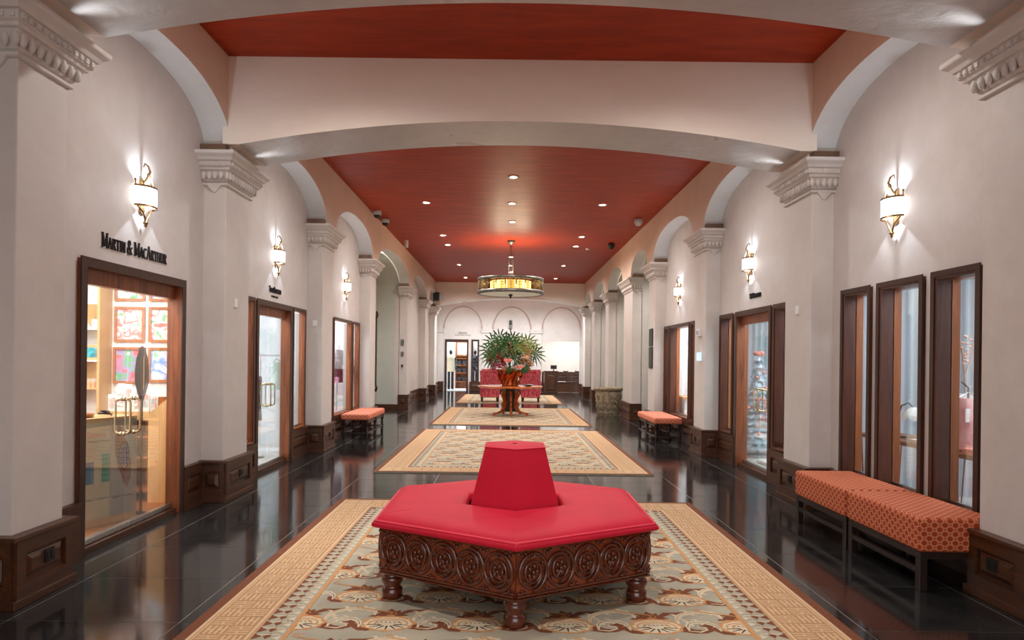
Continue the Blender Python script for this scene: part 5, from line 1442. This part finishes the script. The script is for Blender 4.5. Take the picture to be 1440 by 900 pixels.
# ------------------------------------------------------------------ second left shop: clothes rack
M['floral'] = mat('dark_floral_cloth', S(26, 30, 40), 0.8, col2=S(120, 128, 140), nscale=12, lo=0.46, hi=0.6)
M['jacket'] = mat('floral_jacket_cloth', S(34, 22, 36), 0.5, col2=S(214, 150, 182), nscale=7, lo=0.47, hi=0.58)
cr = thing('clothes_rack', 'white clothes rack with a top bar behind the second left glass door', 'rack', (-3.62, 10.3, 0.015))
for x in (-0.12, 0.26): MB().box(x - 0.025, x + 0.025, -0.025, 0.025, 0.03, 1.47).build('post', M['white'], cr, bevel=0.003)
MB().box(-0.16, 0.36, -0.012, 0.012, 1.43, 1.455).build('top_bar', M['steel'], cr)
MB().box(-0.25, 0.36, -0.2, 0.2, 0, 0.03).build('base', M['white'], cr)
def garment(nm, lab, cat, loc, w, h, mt, rz=0.0):
    r = thing(nm, lab, cat, loc, rz)
    mb = MB()
    rings = []
    for z, k, d in ((0, 1.0, 0.05), (-0.06, 1.05, 0.06), (-h * 0.4, 0.85, 0.07), (-h * 0.75, 1.0, 0.08), (-h, 1.1, 0.09)):
        rings.append([(w * k * math.cos(2 * PI * i / 16) * (1 + 0.08 * math.cos(8 * PI * i / 16)), d * math.sin(2 * PI * i / 16) * (1 + 0.2 * math.cos(6 * PI * i / 16)), z) for i in range(16)])
    mb.loft(rings, 0, True, True, True, True); mb.build('cloth', mt, r)
    mb = MB(); mb.tube([(-w * 0.8, 0, 0.0), (0, 0, 0.05), (w * 0.8, 0, 0.0)], 0.007, 5); mb.tube([(0, 0, 0.05), (0, 0, 0.085), (0.015, 0, 0.10), (0.03, 0, 0.09)], 0.004, 5); mb.build('hanger', M['steel'], r)
    return r
garment('dress', 'dark floral dress on the stand seen behind the brass pulls of the second left door', 'dress', (-3.56, 9.62, 1.16), 0.10, 0.62, M['floral'])
mb = MB(); mb.tube([(-3.56, 9.62, 0.015), (-3.56, 9.62, 1.26)], 0.012, 6); mb.lathe([(0.15, 0), (0.15, 0.012), (0.02, 0.02)], 16, (-3.56, 9.62, 0.015)); o = mb.build('garment_stand', M['steel']); tag(o, 'slim steel stand holding the dark floral dress', 'stand')
garment('shirt', 'pale green shirt hanging from the white clothes rack', 'shirt', (-3.47, 10.3, 1.36), 0.10, 0.42, mat('pale_green_cloth', S(196, 214, 204), 0.8), 1.2)
sd = thing('shop_table', 'low white table behind the narrow window right of the second left door', 'table', (-3.48, 10.75, 0.015)); MB().box(-0.14, 0.14, -0.16, 0.16, 0.78, 0.81).build('table_top', M['white'], sd); MB().box(-0.10, 0.10, -0.12, 0.12, 0, 0.78).build('pedestal', M['white'], sd)
o = MB().lathe([(0.05, 0), (0.08, 0.04), (0.09, 0.16), (0.10, 0.26), (0.06, 0.36), (0.02, 0.40)], 14).build('folded_garment', M['floral'], None, (-3.48, 10.75, 0.826)); tag(o, 'black and white patterned bundle on the low white table', 'garment')
# mannequin with floral jacket
mq = thing('mannequin', 'headless mannequin in a floral jacket behind the left window by the stool', 'mannequin', (-3.41, 13.72, 0.015))
mb = MB()
def oval(w, d, z, n=18): return [(w * math.cos(2 * PI * i / n), d * math.sin(2 * PI * i / n), z) for i in range(n)]
mb.loft([oval(0.16, 0.11, 0.92), oval(0.165, 0.115, 1.0), oval(0.135, 0.10, 1.15), oval(0.155, 0.12, 1.32), oval(0.18, 0.11, 1.46), oval(0.16, 0.09, 1.54), oval(0.07, 0.06, 1.58)], 0, True, True, True, False)
mb.build('jacket', M['jacket'], mq)
for sx in (-1, 1):
    q = MB(); q.tube([(sx * 0.16, 0, 1.50), (sx * 0.21, 0.0, 1.30), (sx * 0.22, -0.03, 1.12), (sx * 0.20, -0.08, 0.98)], [0.055, 0.052, 0.045, 0.04], 10); q.build('sleeve', M['jacket'], mq)
q = MB(); q.loft([oval(0.055, 0.05, 1.57), oval(0.05, 0.045, 1.64), oval(0.045, 0.04, 1.67)], 0, True, True, False, True); q.build('neck', M['white'], mq)
q = MB(); q.tube([(0, 0, 0.012), (0, 0, 0.95)], 0.012, 8); q.lathe([(0.14, 0), (0.14, 0.012), (0.02, 0.02)], 20); q.build('stand', M['steel'], mq)
o = MB().box(-0.15, 0.15, -0.35, 0.35, 0, 0.30).build('display_plinth', M['white'], None, (-3.45, 12.6, 0.015), bevel=0.004); tag(o, 'low white display plinth under the left window by the stool', 'plinth')

# ------------------------------------------------------------------ right shop: console tables, lamp, pink goods
M['tabletop'] = wood('walnut_top', S(110, 70, 44), S(150, 100, 64), 1, 2, 0.4)
def console():
    r = thing('console_table', 'x', 'table')
    MB().box(0, 0.46, -0.56, 0.56, 0.685, 0.72).build('table_top', M['tabletop'], r, bevel=0.003)
    for x in (0.06, 0.40):
        for y in (-0.48, 0.48):
            mb = MB(); mb.tube([(x, y - 0.07, 0.685), (x, y, 0.006), (x, y + 0.07, 0.685)], 0.007, 6); mb.build('hairpin_leg', M['copper'], r)
    return r
c0 = console(); c0.location = (3.62, 5.32, 0.015); tag(c0, 'walnut console table on copper hairpin legs behind the nearest right window', 'table', 'walnut console tables in the right shop')
c1 = copy_tree(c0); c1.location = (3.62, 6.52, 0.015); tag(c1, 'walnut console table on copper hairpin legs behind the middle right window', 'table')
M['pinkc'] = mat('pink_fabric', S(232, 160, 160), 0.8, col2=S(240, 196, 192), nscale=10)
M['pinkd'] = mat('coral_pink', S(226, 120, 112), 0.6, col2=S(240, 170, 160), nscale=16)
lm = thing('flower_lamp', 'white tulip shaded lamp on a curved dark stem on the console', 'lamp', (3.80, 6.60, 0.735))
mb = MB(); mb.lathe([(0.06, 0), (0.06, 0.012), (0.015, 0.02)], 16); mb.tube([(0, 0, 0.01), (0.0, 0.01, 0.22), (0.015, -0.01, 0.31), (0.05, -0.06, 0.34), (0.08, -0.10, 0.29)], 0.007, 6); mb.build('stem', M['black'], lm)
for k in range(6):
    a = 2 * PI * k / 6; e = (math.cos(a), math.sin(a)); s_ = (-math.sin(a), math.cos(a))
    b = (0.08, -0.10, 0.30); mb = MB()
    rows = [(0.012, 0.014, 0.0), (0.055, 0.05, -0.025), (0.085, 0.056, -0.08), (0.105, 0.016, -0.125)]
    mb.loft([[(b[0] + e[0] * r + s_[0] * w, b[1] + e[1] * r + s_[1] * w, b[2] + z), (b[0] + e[0] * (r + 0.008), b[1] + e[1] * (r + 0.008), b[2] + z), (b[0] + e[0] * r - s_[0] * w, b[1] + e[1] * r - s_[1] * w, b[2] + z)] for r, w, z in rows], 0, True, False)
    mb.build('petal_shade', M['paper'], lm)
items = [('gift_box', 'white low gift box beneath the tulip lamp', (3.75, 6.10), (0.09, 0.10, 0.035), 'paper'), ('gift_box', 'white gift box at the back of the console near the tulip lamp', (3.98, 6.42), (0.07, 0.08, 0.06), 'paper'), ('pink_cloth', 'small folded coral cloth right of the tulip lamp', (3.72, 5.93), (0.07, 0.06, 0.06), 'pinkd'),
         ('gift_box', 'pink box on the console behind the nearest right window', (3.72, 5.36), (0.08, 0.09, 0.05), 'pinkd'), ('pink_cloth', 'flat pink cloth at the front of the nearest console', (3.74, 5.10), (0.08, 0.09, 0.045), 'pinkc')]
for nm, lab, (x, y), (w, d, h), mt in items:
    o = MB().box(-w, w, -d, d, 0, h).build(nm, M[mt], None, (x, y, 0.735), (0, 0, 0.1), bevel=0.008); tag(o, lab, 'box' if nm == 'gift_box' else 'cloth')
def tissue(loc, lab, mt, seed, r=0.09):
    rr = random.Random(seed); mb = MB()
    for i in range(10):
        a = rr.uniform(0, 2 * PI); q = Vector((math.cos(a), math.sin(a), 0)) * r; u = Vector((-q.y, q.x, 0)) * 0.5; h = rr.uniform(0.06, 0.13)
        mb.add([(0, 0, 0.0), q * 0.7 + u + Vector((0, 0, h * 0.6)), q + Vector((0, 0, h)), q * 0.7 - u + Vector((0, 0, h * 0.5))], [(0, 1, 2, 3)])
    o = mb.build('tissue_bundle', mt, None, loc); tag(o, lab, 'tissue')
tissue((3.94, 6.18, 0.735), 'crumpled white tissue bundle near the tulip lamp', M['paper'], 2); tissue((3.85, 6.88, 0.735), 'crumpled pale pink tissue bundle at the far console end', M['pinkc'], 5)
garment('pink_dress', 'pink hanging dress with a white tag above the nearest console', 'dress', (3.80, 5.62, 1.17), 0.10, 0.42, M['pinkc'])
o = MB().box(-0.035, 0.035, -0.002, 0.0, 0, 0.11).build('swing_tag', M['paper'], None, (3.74, 5.535, 0.98), (0, 0, 0.5)); tag(o, 'white swing tag on the pink hanging dress', 'tag')
mb = MB(); mb.tube([(3.80, 5.62, 0.735), (3.80, 5.62, 1.26), (3.80, 5.70, 1.30)], 0.008, 6); mb.box(3.74, 3.86, 5.56, 5.68, 0.735, 0.745); o = mb.build('dress_stand', M['black']); tag(o, 'thin black stand carrying the pink dress', 'stand')
pb = thing('pegboard', 'white perforated display board behind the pink dress', 'board', (4.02, 5.95, 0.735))
MB().box(-0.10, 0.10, -0.012, 0, 0, 0.46).build('panel', M['white'], pb)
mb = MB()
for i in range(6):
    for j in range(12): mb.box(-0.083 + i * 0.032, -0.073 + i * 0.032, -0.0135, -0.0121, 0.06 + j * 0.032, 0.07 + j * 0.032)
mb.build('hole', M['black'], pb, kind='stuff')
br = thing('blossom_branch', 'bare branch with pink blossoms high behind the nearest right window', 'branch', (4.10, 6.15, 0.735))
mb = MB(); mb.lathe([(0.05, 0), (0.06, 0.1), (0.03, 0.2), (0.035, 0.22)], 12); mb.build('bottle_vase', M['white'], br)
mb = MB(); mb.tube([(0, 0, 0.2), (0.03, 0, 0.5), (-0.03, -0.05, 0.8), (-0.08, -0.08, 0.92)], 0.006, 5); mb.tube([(0.0, -0.02, 0.6), (0.06, -0.04, 0.8), (0.05, -0.05, 0.9)], 0.005, 5); mb.build('twig', M['dry'], br)
mb = MB()
for i in range(22):
    a = i * 2.4; mb.ell((-0.03 + 0.09 * math.cos(a) * (i % 5) / 5, -0.06 + 0.05 * math.sin(a), 0.72 + 0.26 * (i / 22)), (0.014, 0.014, 0.010), 6, 4)
mb.build('blossom', M['peach'], br, kind='stuff')

# ------------------------------------------------------------------ white christmas tree
M['tree'] = mat('frosted_needles', S(206, 222, 230), 0.6, col2=S(240, 246, 250), nscale=30)
tr = thing('christmas_tree', 'white frosted christmas tree behind the right glass doors', 'christmas tree', (3.82, 10.35, 0.015))
rnd = random.Random(11)
for tier in range(13):
    z = 0.18 + tier * 0.102; R_ = 0.36 * (1 - tier / 13.6); mb = MB(); n = max(7, int(20 * R_ / 0.36))
    for i in range(n):
        a = 2 * PI * (i + 0.5 * (tier % 2)) / n + rnd.uniform(-0.1, 0.1); e = Vector((math.cos(a), math.sin(a), 0)); s_ = Vector((-math.sin(a), math.cos(a), 0))
        p0 = Vector((0, 0, z + 0.09)); p1 = e * R_ * 0.6 + Vector((0, 0, z + 0.04)); p2 = e * R_ + Vector((0, 0, z - 0.01 + rnd.uniform(-0.01, 0.02)))
        mb.tube([p0, p1, p2], [0.012, 0.02, 0.006], 4, 0, False)
        for k in range(5):
            c = p1.lerp(p2, k / 4.0); L = 0.085 * (1 - 0.1 * k)
            for sg in (-1, 1):
                mb.add([c, c + s_ * sg * L + e * 0.03 + Vector((0, 0, 0.012)), c + e * 0.022], [(0, 1, 2)]); mb.add([c, c + s_ * sg * L * 0.6 + e * 0.02 + Vector((0, 0, 0.04)), c + e * 0.02], [(0, 1, 2)])
    mb.build('branch_tier', M['tree'], tr, kind='stuff')
MB().lathe([(0.03, 0), (0.03, 0.2), (0.012, 1.5)], 8).build('trunk', M['white'], tr)
mb = MB()
for k in range(15): mb.lathe([(0.30 * (1 - k / 15.5), 0.13 + k * 0.092), (0.19 * (1 - k / 15.5), 0.22 + k * 0.092)], 14, cap=False)
mb.build('inner_needles', M['tree'], tr, kind='stuff')
MB().lathe([(0.2, 0), (0.2, 0.02), (0.05, 0.06)], 20).build('stand', M['white'], tr)
mb = MB()
for k in range(6):
    a = 2 * PI * k / 6; mb.ell((0.05 * math.cos(a), 0.05 * math.sin(a), 1.55 + 0.02 * (k % 2)), (0.04, 0.03, 0.03), 8, 5)
mb.build('bow', M['pinkd'], tr)
ORD = ['first', 'second', 'third', 'fourth', 'fifth', 'sixth', 'seventh', 'eighth', 'ninth', 'tenth', 'eleventh', 'twelfth', 'thirteenth', 'fourteenth']
ob = None
for k in range(14):
    a = -PI * 0.95 + PI * 0.9 * ((k * 5) % 14) / 13; z = 0.30 + 1.05 * k / 14; R_ = 0.36 * (1 - (z - 0.18) / 1.40) + 0.02
    if ob is None: ob = MB().ell((0, 0, 0), (0.026, 0.026, 0.026), 8, 6).build('bauble', M['pinkd']); o = ob
    else: o = link_copy(ob)
    o.location = (3.82 + R_ * math.cos(a), 10.35 + R_ * math.sin(a), 0.015 + z); tag(o, 'coral pink bauble on the frosted tree, ' + ORD[k] + ' counting up from the lowest', 'bauble', 'baubles on the frosted tree')
mb = MB()
for t in (0.0, 0.10): mb.box(t - 0.008, t + 0.008, -0.004, 0.0, -0.42, 0.0)
for t in (-0.03, 0.04): mb.ell((t, -0.01, 0.02), (0.04, 0.012, 0.025), 8, 5)
mb.build('ribbon_bow', M['pinkd'], tr, (-0.06, -0.20, 0.86))
hk = MB().box(-0.22, 0.22, -0.3, 0.3, 0, 0.05).build('parcel', M['paper'], None, (3.80, 9.45, 0.015), bevel=0.01); tag(hk, 'flat white parcel on the floor before the frosted tree', 'parcel')
lg_ = thing('display_ledge', 'white ledge with a wooden edge behind the right window beyond the stool', 'ledge', (3.62, 13.55, 0.015)); MB().box(-0.22, 0.22, -0.4, 0.4, 0.70, 0.74).build('top', M['maple'], lg_); MB().box(-0.18, 0.18, -0.36, 0.36, 0, 0.70).build('body', M['white'], lg_)

# ------------------------------------------------------------------ wall and ceiling devices
def plate(nm, lab, cat, loc, w, h, d, s, mt, face='hall'):
    r = MB()
    if face == 'hall': r.box(0, s * -d, -w / 2, w / 2, -h / 2, h / 2)
    else: r.box(-w / 2, w / 2, -d, 0, -h / 2, h / 2)
    o = r.build(nm, mt, None, loc, bevel=0.003); tag(o, lab, cat); return o
plate('wall_plate', 'small white wall plate on the near left pilaster', 'plate', (X(-1, HS), 7.02, 1.99), 0.07, 0.09, 0.012, -1, M['white'])
plate('wall_plate', 'small white wall plate on the near right pilaster', 'plate', (X(1, HS), 7.06, 1.99), 0.07, 0.09, 0.012, 1, M['white'])
plate('wall_plate', 'small white wall plate on the second left pilaster', 'plate', (X(-1, (HS + HW) / 2), 10.33, 1.95), 0.07, 0.09, 0.012, -1, M['white'], 'near')
st = thing('fire_strobe', 'white fire alarm strobe on the second right pilaster', 'alarm', (X(1, HS), 10.62, 1.89)); MB().box(-0.045, 0, -0.06, 0.06, -0.06, 0.06).build('body', M['white'], st, bevel=0.008); MB().box(-0.062, -0.045, -0.035, 0.035, -0.03, 0.03).build('lens', M['steel'], st, bevel=0.006)
o = plate('wall_reader', 'pale blue lit reader box on the second right pilaster below the strobe', 'reader', (X(1, HS), 10.58, 1.52), 0.10, 0.13, 0.05, 1, glow('reader_blue', (0.55, 0.75, 1.0, 1), 0.5))
bd = [plate('directory_board', 'upper of two black panels on the right pilaster beyond the stool', 'panel', (X(1, HS), 14.2, 1.93), 0.34, 0.36, 0.02, 1, M['black']), plate('directory_board', 'lower of two black panels on the right pilaster beyond the stool', 'panel', (X(1, HS), 14.2, 1.51), 0.34, 0.44, 0.02, 1, M['black'])]
for (y, z, w, h, nm, lab) in [(0, 1.88, 0.09, 0.16, 'wall_phone', 'grey wall device on the left pier, topmost of three'), (0, 1.56, 0.08, 0.12, 'wall_phone', 'grey wall device on the left pier, middle of three'), (0, 1.22, 0.05, 0.07, 'wall_phone', 'dark wall device on the left pier, lowest of three')]:
    plate(nm, lab, 'device', (-2.93, 19.1, z), w, h, 0.03, -1, M['pewter'] if z > 1.3 else M['black'], 'near')
mi = thing('wall_mirror', 'tall dark carved mirror frame in the left recess', 'mirror', (X(-1, 3.75), 18.1, 1.62))
MB().box(0, 0.012, -0.62, 0.62, -0.98, 0.95).build('mirror_glass', mat('mirror_silver', S(220, 220, 220), 0.03, 1.0), mi)
for a, b, c, d in ((-0.74, 0.74, 0.95, 1.06), (-0.74, 0.74, -1.06, -0.98), (-0.74, -0.62, -0.98, 0.95), (0.62, 0.74, -0.98, 0.95)):
    MB().box(0, 0.06, a, b, c, d).build('frame_rail', M['blackwood'], mi, bevel=0.01)
for yy in (-0.68, 0.68):
    for zz in (1.0, -1.02): MB().ell((0.05, yy, zz), (0.05, 0.09, 0.10), 10, 6).build('carved_corner', M['blackwood'], mi)
M['grey'] = mat('light_grey_plastic', S(190, 188, 186), 0.5)
def dome(loc, lab, base, bub):
    r = thing('dome_camera', lab, 'camera', loc)
    MB().lathe([(0.07, 0), (0.085, -0.01), (0.085, -0.07), (0.075, -0.09)], 18).build('housing', base, r)
    MB().lathe([(0.072, -0.085), (0.07, -0.105), (0.05, -0.135), (0.02, -0.148), (0.001, -0.15)], 18, cap=False).build('bubble', bub, r)
dome((-2.62, 13.6, ZC), 'white dome camera at the left ceiling edge, nearer of the two', M['grey'], M['black']); dome((-2.60, 14.4, ZC), 'white dome camera at the left ceiling edge, farther of the two', M['grey'], M['black'])
dome((2.68, 14.1, ZC), 'white camera at the right ceiling edge', M['grey'], M['grey']); dome((2.58, 17.1, ZC), 'black dome camera on the ceiling near the right edge', M['black'], M['black'])
o = MB().lathe([(0.05, 0), (0.05, -0.17), (0.04, -0.18), (0.001, -0.18)], 14).build('ceiling_beacon', M['grey'], None, (-2.54, 17.0, ZC)); tag(o, 'white cylinder hanging at the left ceiling edge', 'beacon')
o = MB().lathe([(0.05, 0), (0.05, -0.025), (0.03, -0.035), (0.001, -0.035)], 14).build('smoke_detector', M['white'], None, (2.08, 17.95, ZC)); tag(o, 'small white smoke detector on the red ceiling', 'detector')
sp = thing('loudspeaker', 'black box loudspeaker on a bracket high at the left end', 'speaker', (-2.72, 25.9, 3.78)); MB().box(-0.10, 0.12, -0.12, 0.12, -0.16, 0.16).build('cabinet', M['black'], sp, bevel=0.01); MB().box(0.13, 0.30, -0.05, 0.05, -0.12, 0.14).build('bracket_box', M['grey'], sp)
MB().box(0.12, 0.13, -0.03, 0.03, -0.05, 0.05).build('arm', M['black'], sp)
fx = thing('wall_lantern', 'slim grey fixture on the far wall above the flowers', 'fixture', (0.14, YW, 2.96)); MB().box(-0.07, 0.07, -0.07, 0, -0.2, 0.2).build('body', M['pewter'], fx, bevel=0.01); MB().box(-0.05, 0.05, -0.085, -0.07, -0.02, 0.16).build('face', M['black'], fx)

# ------------------------------------------------------------------ far shop and far lounge
su = thing('shelf_unit', 'koa shelf unit with dark folded goods inside the far doorway', 'shelf', (-2.02, 32.6, 0.02))
for x in (-0.42, 0.38): MB().box(x, x + 0.04, -0.35, 0, 0, 2.2).build('upright', M['koa'], su)
for z in (0.30, 0.72, 1.08, 1.40, 1.52): MB().box(-0.38, 0.38, -0.35, 0, z, z + 0.04).build('shelf_board', M['koa'], su)
MB().box(-0.38, 0.38, -0.02, 0, 0, 2.2).build('back_panel', M['koa'], su)
MB().box(-0.34, 0.34, -0.08, -0.04, 1.60, 2.16).build('lit_panel', glow('lit_panel', (1, 0.97, 0.92, 1), 1.6), su)
k0 = None
for z in (0.34, 0.76, 1.12):
    for x in (-0.25, 0.0, 0.25):
        if k0 is None: k0 = MB().box(-0.10, 0.10, -0.28, -0.05, 0, 0.20).build('folded_stack', mat('dark_folded_cloth', S(40, 44, 56), 0.8, col2=S(70, 60, 60), nscale=8), None, bevel=0.01); o = k0
        else: o = link_copy(k0)
        o.location = (-2.02 + x, 32.6, 0.02 + z); tag(o, 'dark folded stack on the ' + {0.34: 'lowest', 0.76: 'middle', 1.12: 'top'}[z] + ' of the far koa shelves, ' + {-0.25: 'left', 0.0: 'centre', 0.25: 'right'}[x], 'clothes', 'folded stacks on the far shelves')
def coat_mannequin(x, y, lab, mt, mt2):
    m = thing('mannequin', lab, 'mannequin', (x, y, 0.02))
    b = MB(); b.loft([oval(0.2, 0.13, 0.82), oval(0.18, 0.12, 1.1), oval(0.2, 0.13, 1.35), oval(0.21, 0.11, 1.48), oval(0.08, 0.07, 1.58)], 0, True, True, True, True); b.build('coat', mt, m)
    for sx in (-1, 1):
        b = MB(); b.tube([(sx * 0.19, 0, 1.46), (sx * 0.25, 0, 1.2), (sx * 0.25, -0.04, 0.92)], [0.06, 0.055, 0.045], 8); b.build('sleeve', mt2, m)
    b = MB(); b.tube([(-0.08, 0, 0.02), (-0.08, 0, 0.84)], 0.06, 8); b.tube([(0.08, 0, 0.02), (0.08, 0, 0.84)], 0.06, 8); b.build('trousers', M['blackwood'], m)
    b = MB(); b.ell((0, 0, 1.70), (0.07, 0.09, 0.11), 12, 8); b.build('head', M['black'], m)
    b = MB(); b.lathe([(0.2, 0), (0.2, 0.02), (0.03, 0.03)], 16); b.build('stand', M['steel'], m)
coat_mannequin(-2.55, 31.0, 'mannequin in a cream coat inside the far doorway', mat('cream_coat', S(226, 214, 188), 0.8), M['floral'])
coat_mannequin(-1.45, 31.0, 'mannequin in a dark coat behind the narrow far window', M['floral'], M['floral'])
dk = thing('desk', 'dark wooden desk at the right end of the hall behind the armchairs', 'desk', (1.86, 28.9, 0))
MB().box(-0.30, 0.30, -0.35, 0.35, 0.92, 0.96).build('desk_top', M['wood'], dk); MB().box(-0.28, 0.28, -0.33, 0.33, 0, 0.92).build('body', M['wood'], dk)
mb = MB(); panel_face(mb, lambda u, v, d: (-0.28 + u, -0.33 - d, 0.05 + v), 0.56, 0.84); mb.build('front_panel', M['wood'], dk)
mn = thing('monitor', 'small dark monitor on the far desk', 'monitor', (1.98, 28.9, 0.96)); MB().box(-0.13, 0.13, -0.015, 0.015, 0.08, 0.24).build('screen', M['black'], mn); MB().box(-0.02, 0.02, -0.012, 0.012, 0, 0.08).build('stand', M['black'], mn)
def wood_chair():
    r = thing('side_chair', 'x', 'chair')
    MB().box(-0.22, 0.22, -0.22, 0.22, 0.42, 0.46).build('seat', M['blackwood'], r, bevel=0.008)
    for x in (-0.2, 0.2):
        b = MB(); b.tube([(x, -0.19, 0), (x, -0.19, 0.43)], 0.018, 6); b.build('leg', M['blackwood'], r)
        b = MB(); b.tube([(x, 0.22, 0), (x, 0.19, 0.43), (x, 0.20, 0.65), (x, 0.28, 0.95)], 0.018, 6); b.build('rear_post', M['blackwood'], r)
        b = MB(); b.tube([(x, -0.19, 0.43), (x, -0.18, 0.62), (x, 0.19, 0.66)], 0.016, 6); b.build('arm', M['blackwood'], r)
    for z in (0.6, 0.72, 0.86): MB().box(-0.19, 0.19, 0.20 + (z - 0.6) * 0.2, 0.225 + (z - 0.6) * 0.2, z, z + 0.06).build('back_slat', M['blackwood'], r)
    return r
w0 = wood_chair(); w0.location = (2.45, 31.2, 0); w0.rotation_euler = (0, 0, -1.2); tag(w0, 'dark wooden armchair in the far lounge, left of the two', 'chair', 'dark chairs in the far lounge')
w1 = copy_tree(w0); w1.location = (2.98, 31.2, 0); tag(w1, 'dark wooden armchair in the far lounge, right of the two', 'chair')
lt = thing('side_table', 'low dark table between us and the far lounge chairs', 'table', (2.6, 30.5, 0)); MB().box(-0.35, 0.35, -0.15, 0.15, 0.42, 0.45).build('table_top', M['wood'], lt); MB().box(-0.32, 0.32, -0.12, 0.12, 0, 0.42).build('body', M['wood'], lt)
o = MB().box(-0.18, 0.18, -0.1, 0.1, 0, 0.012).build('magazine', M['paper'], None, (2.45, 30.5, 0.45)); tag(o, 'white magazine on the low far table', 'magazine')
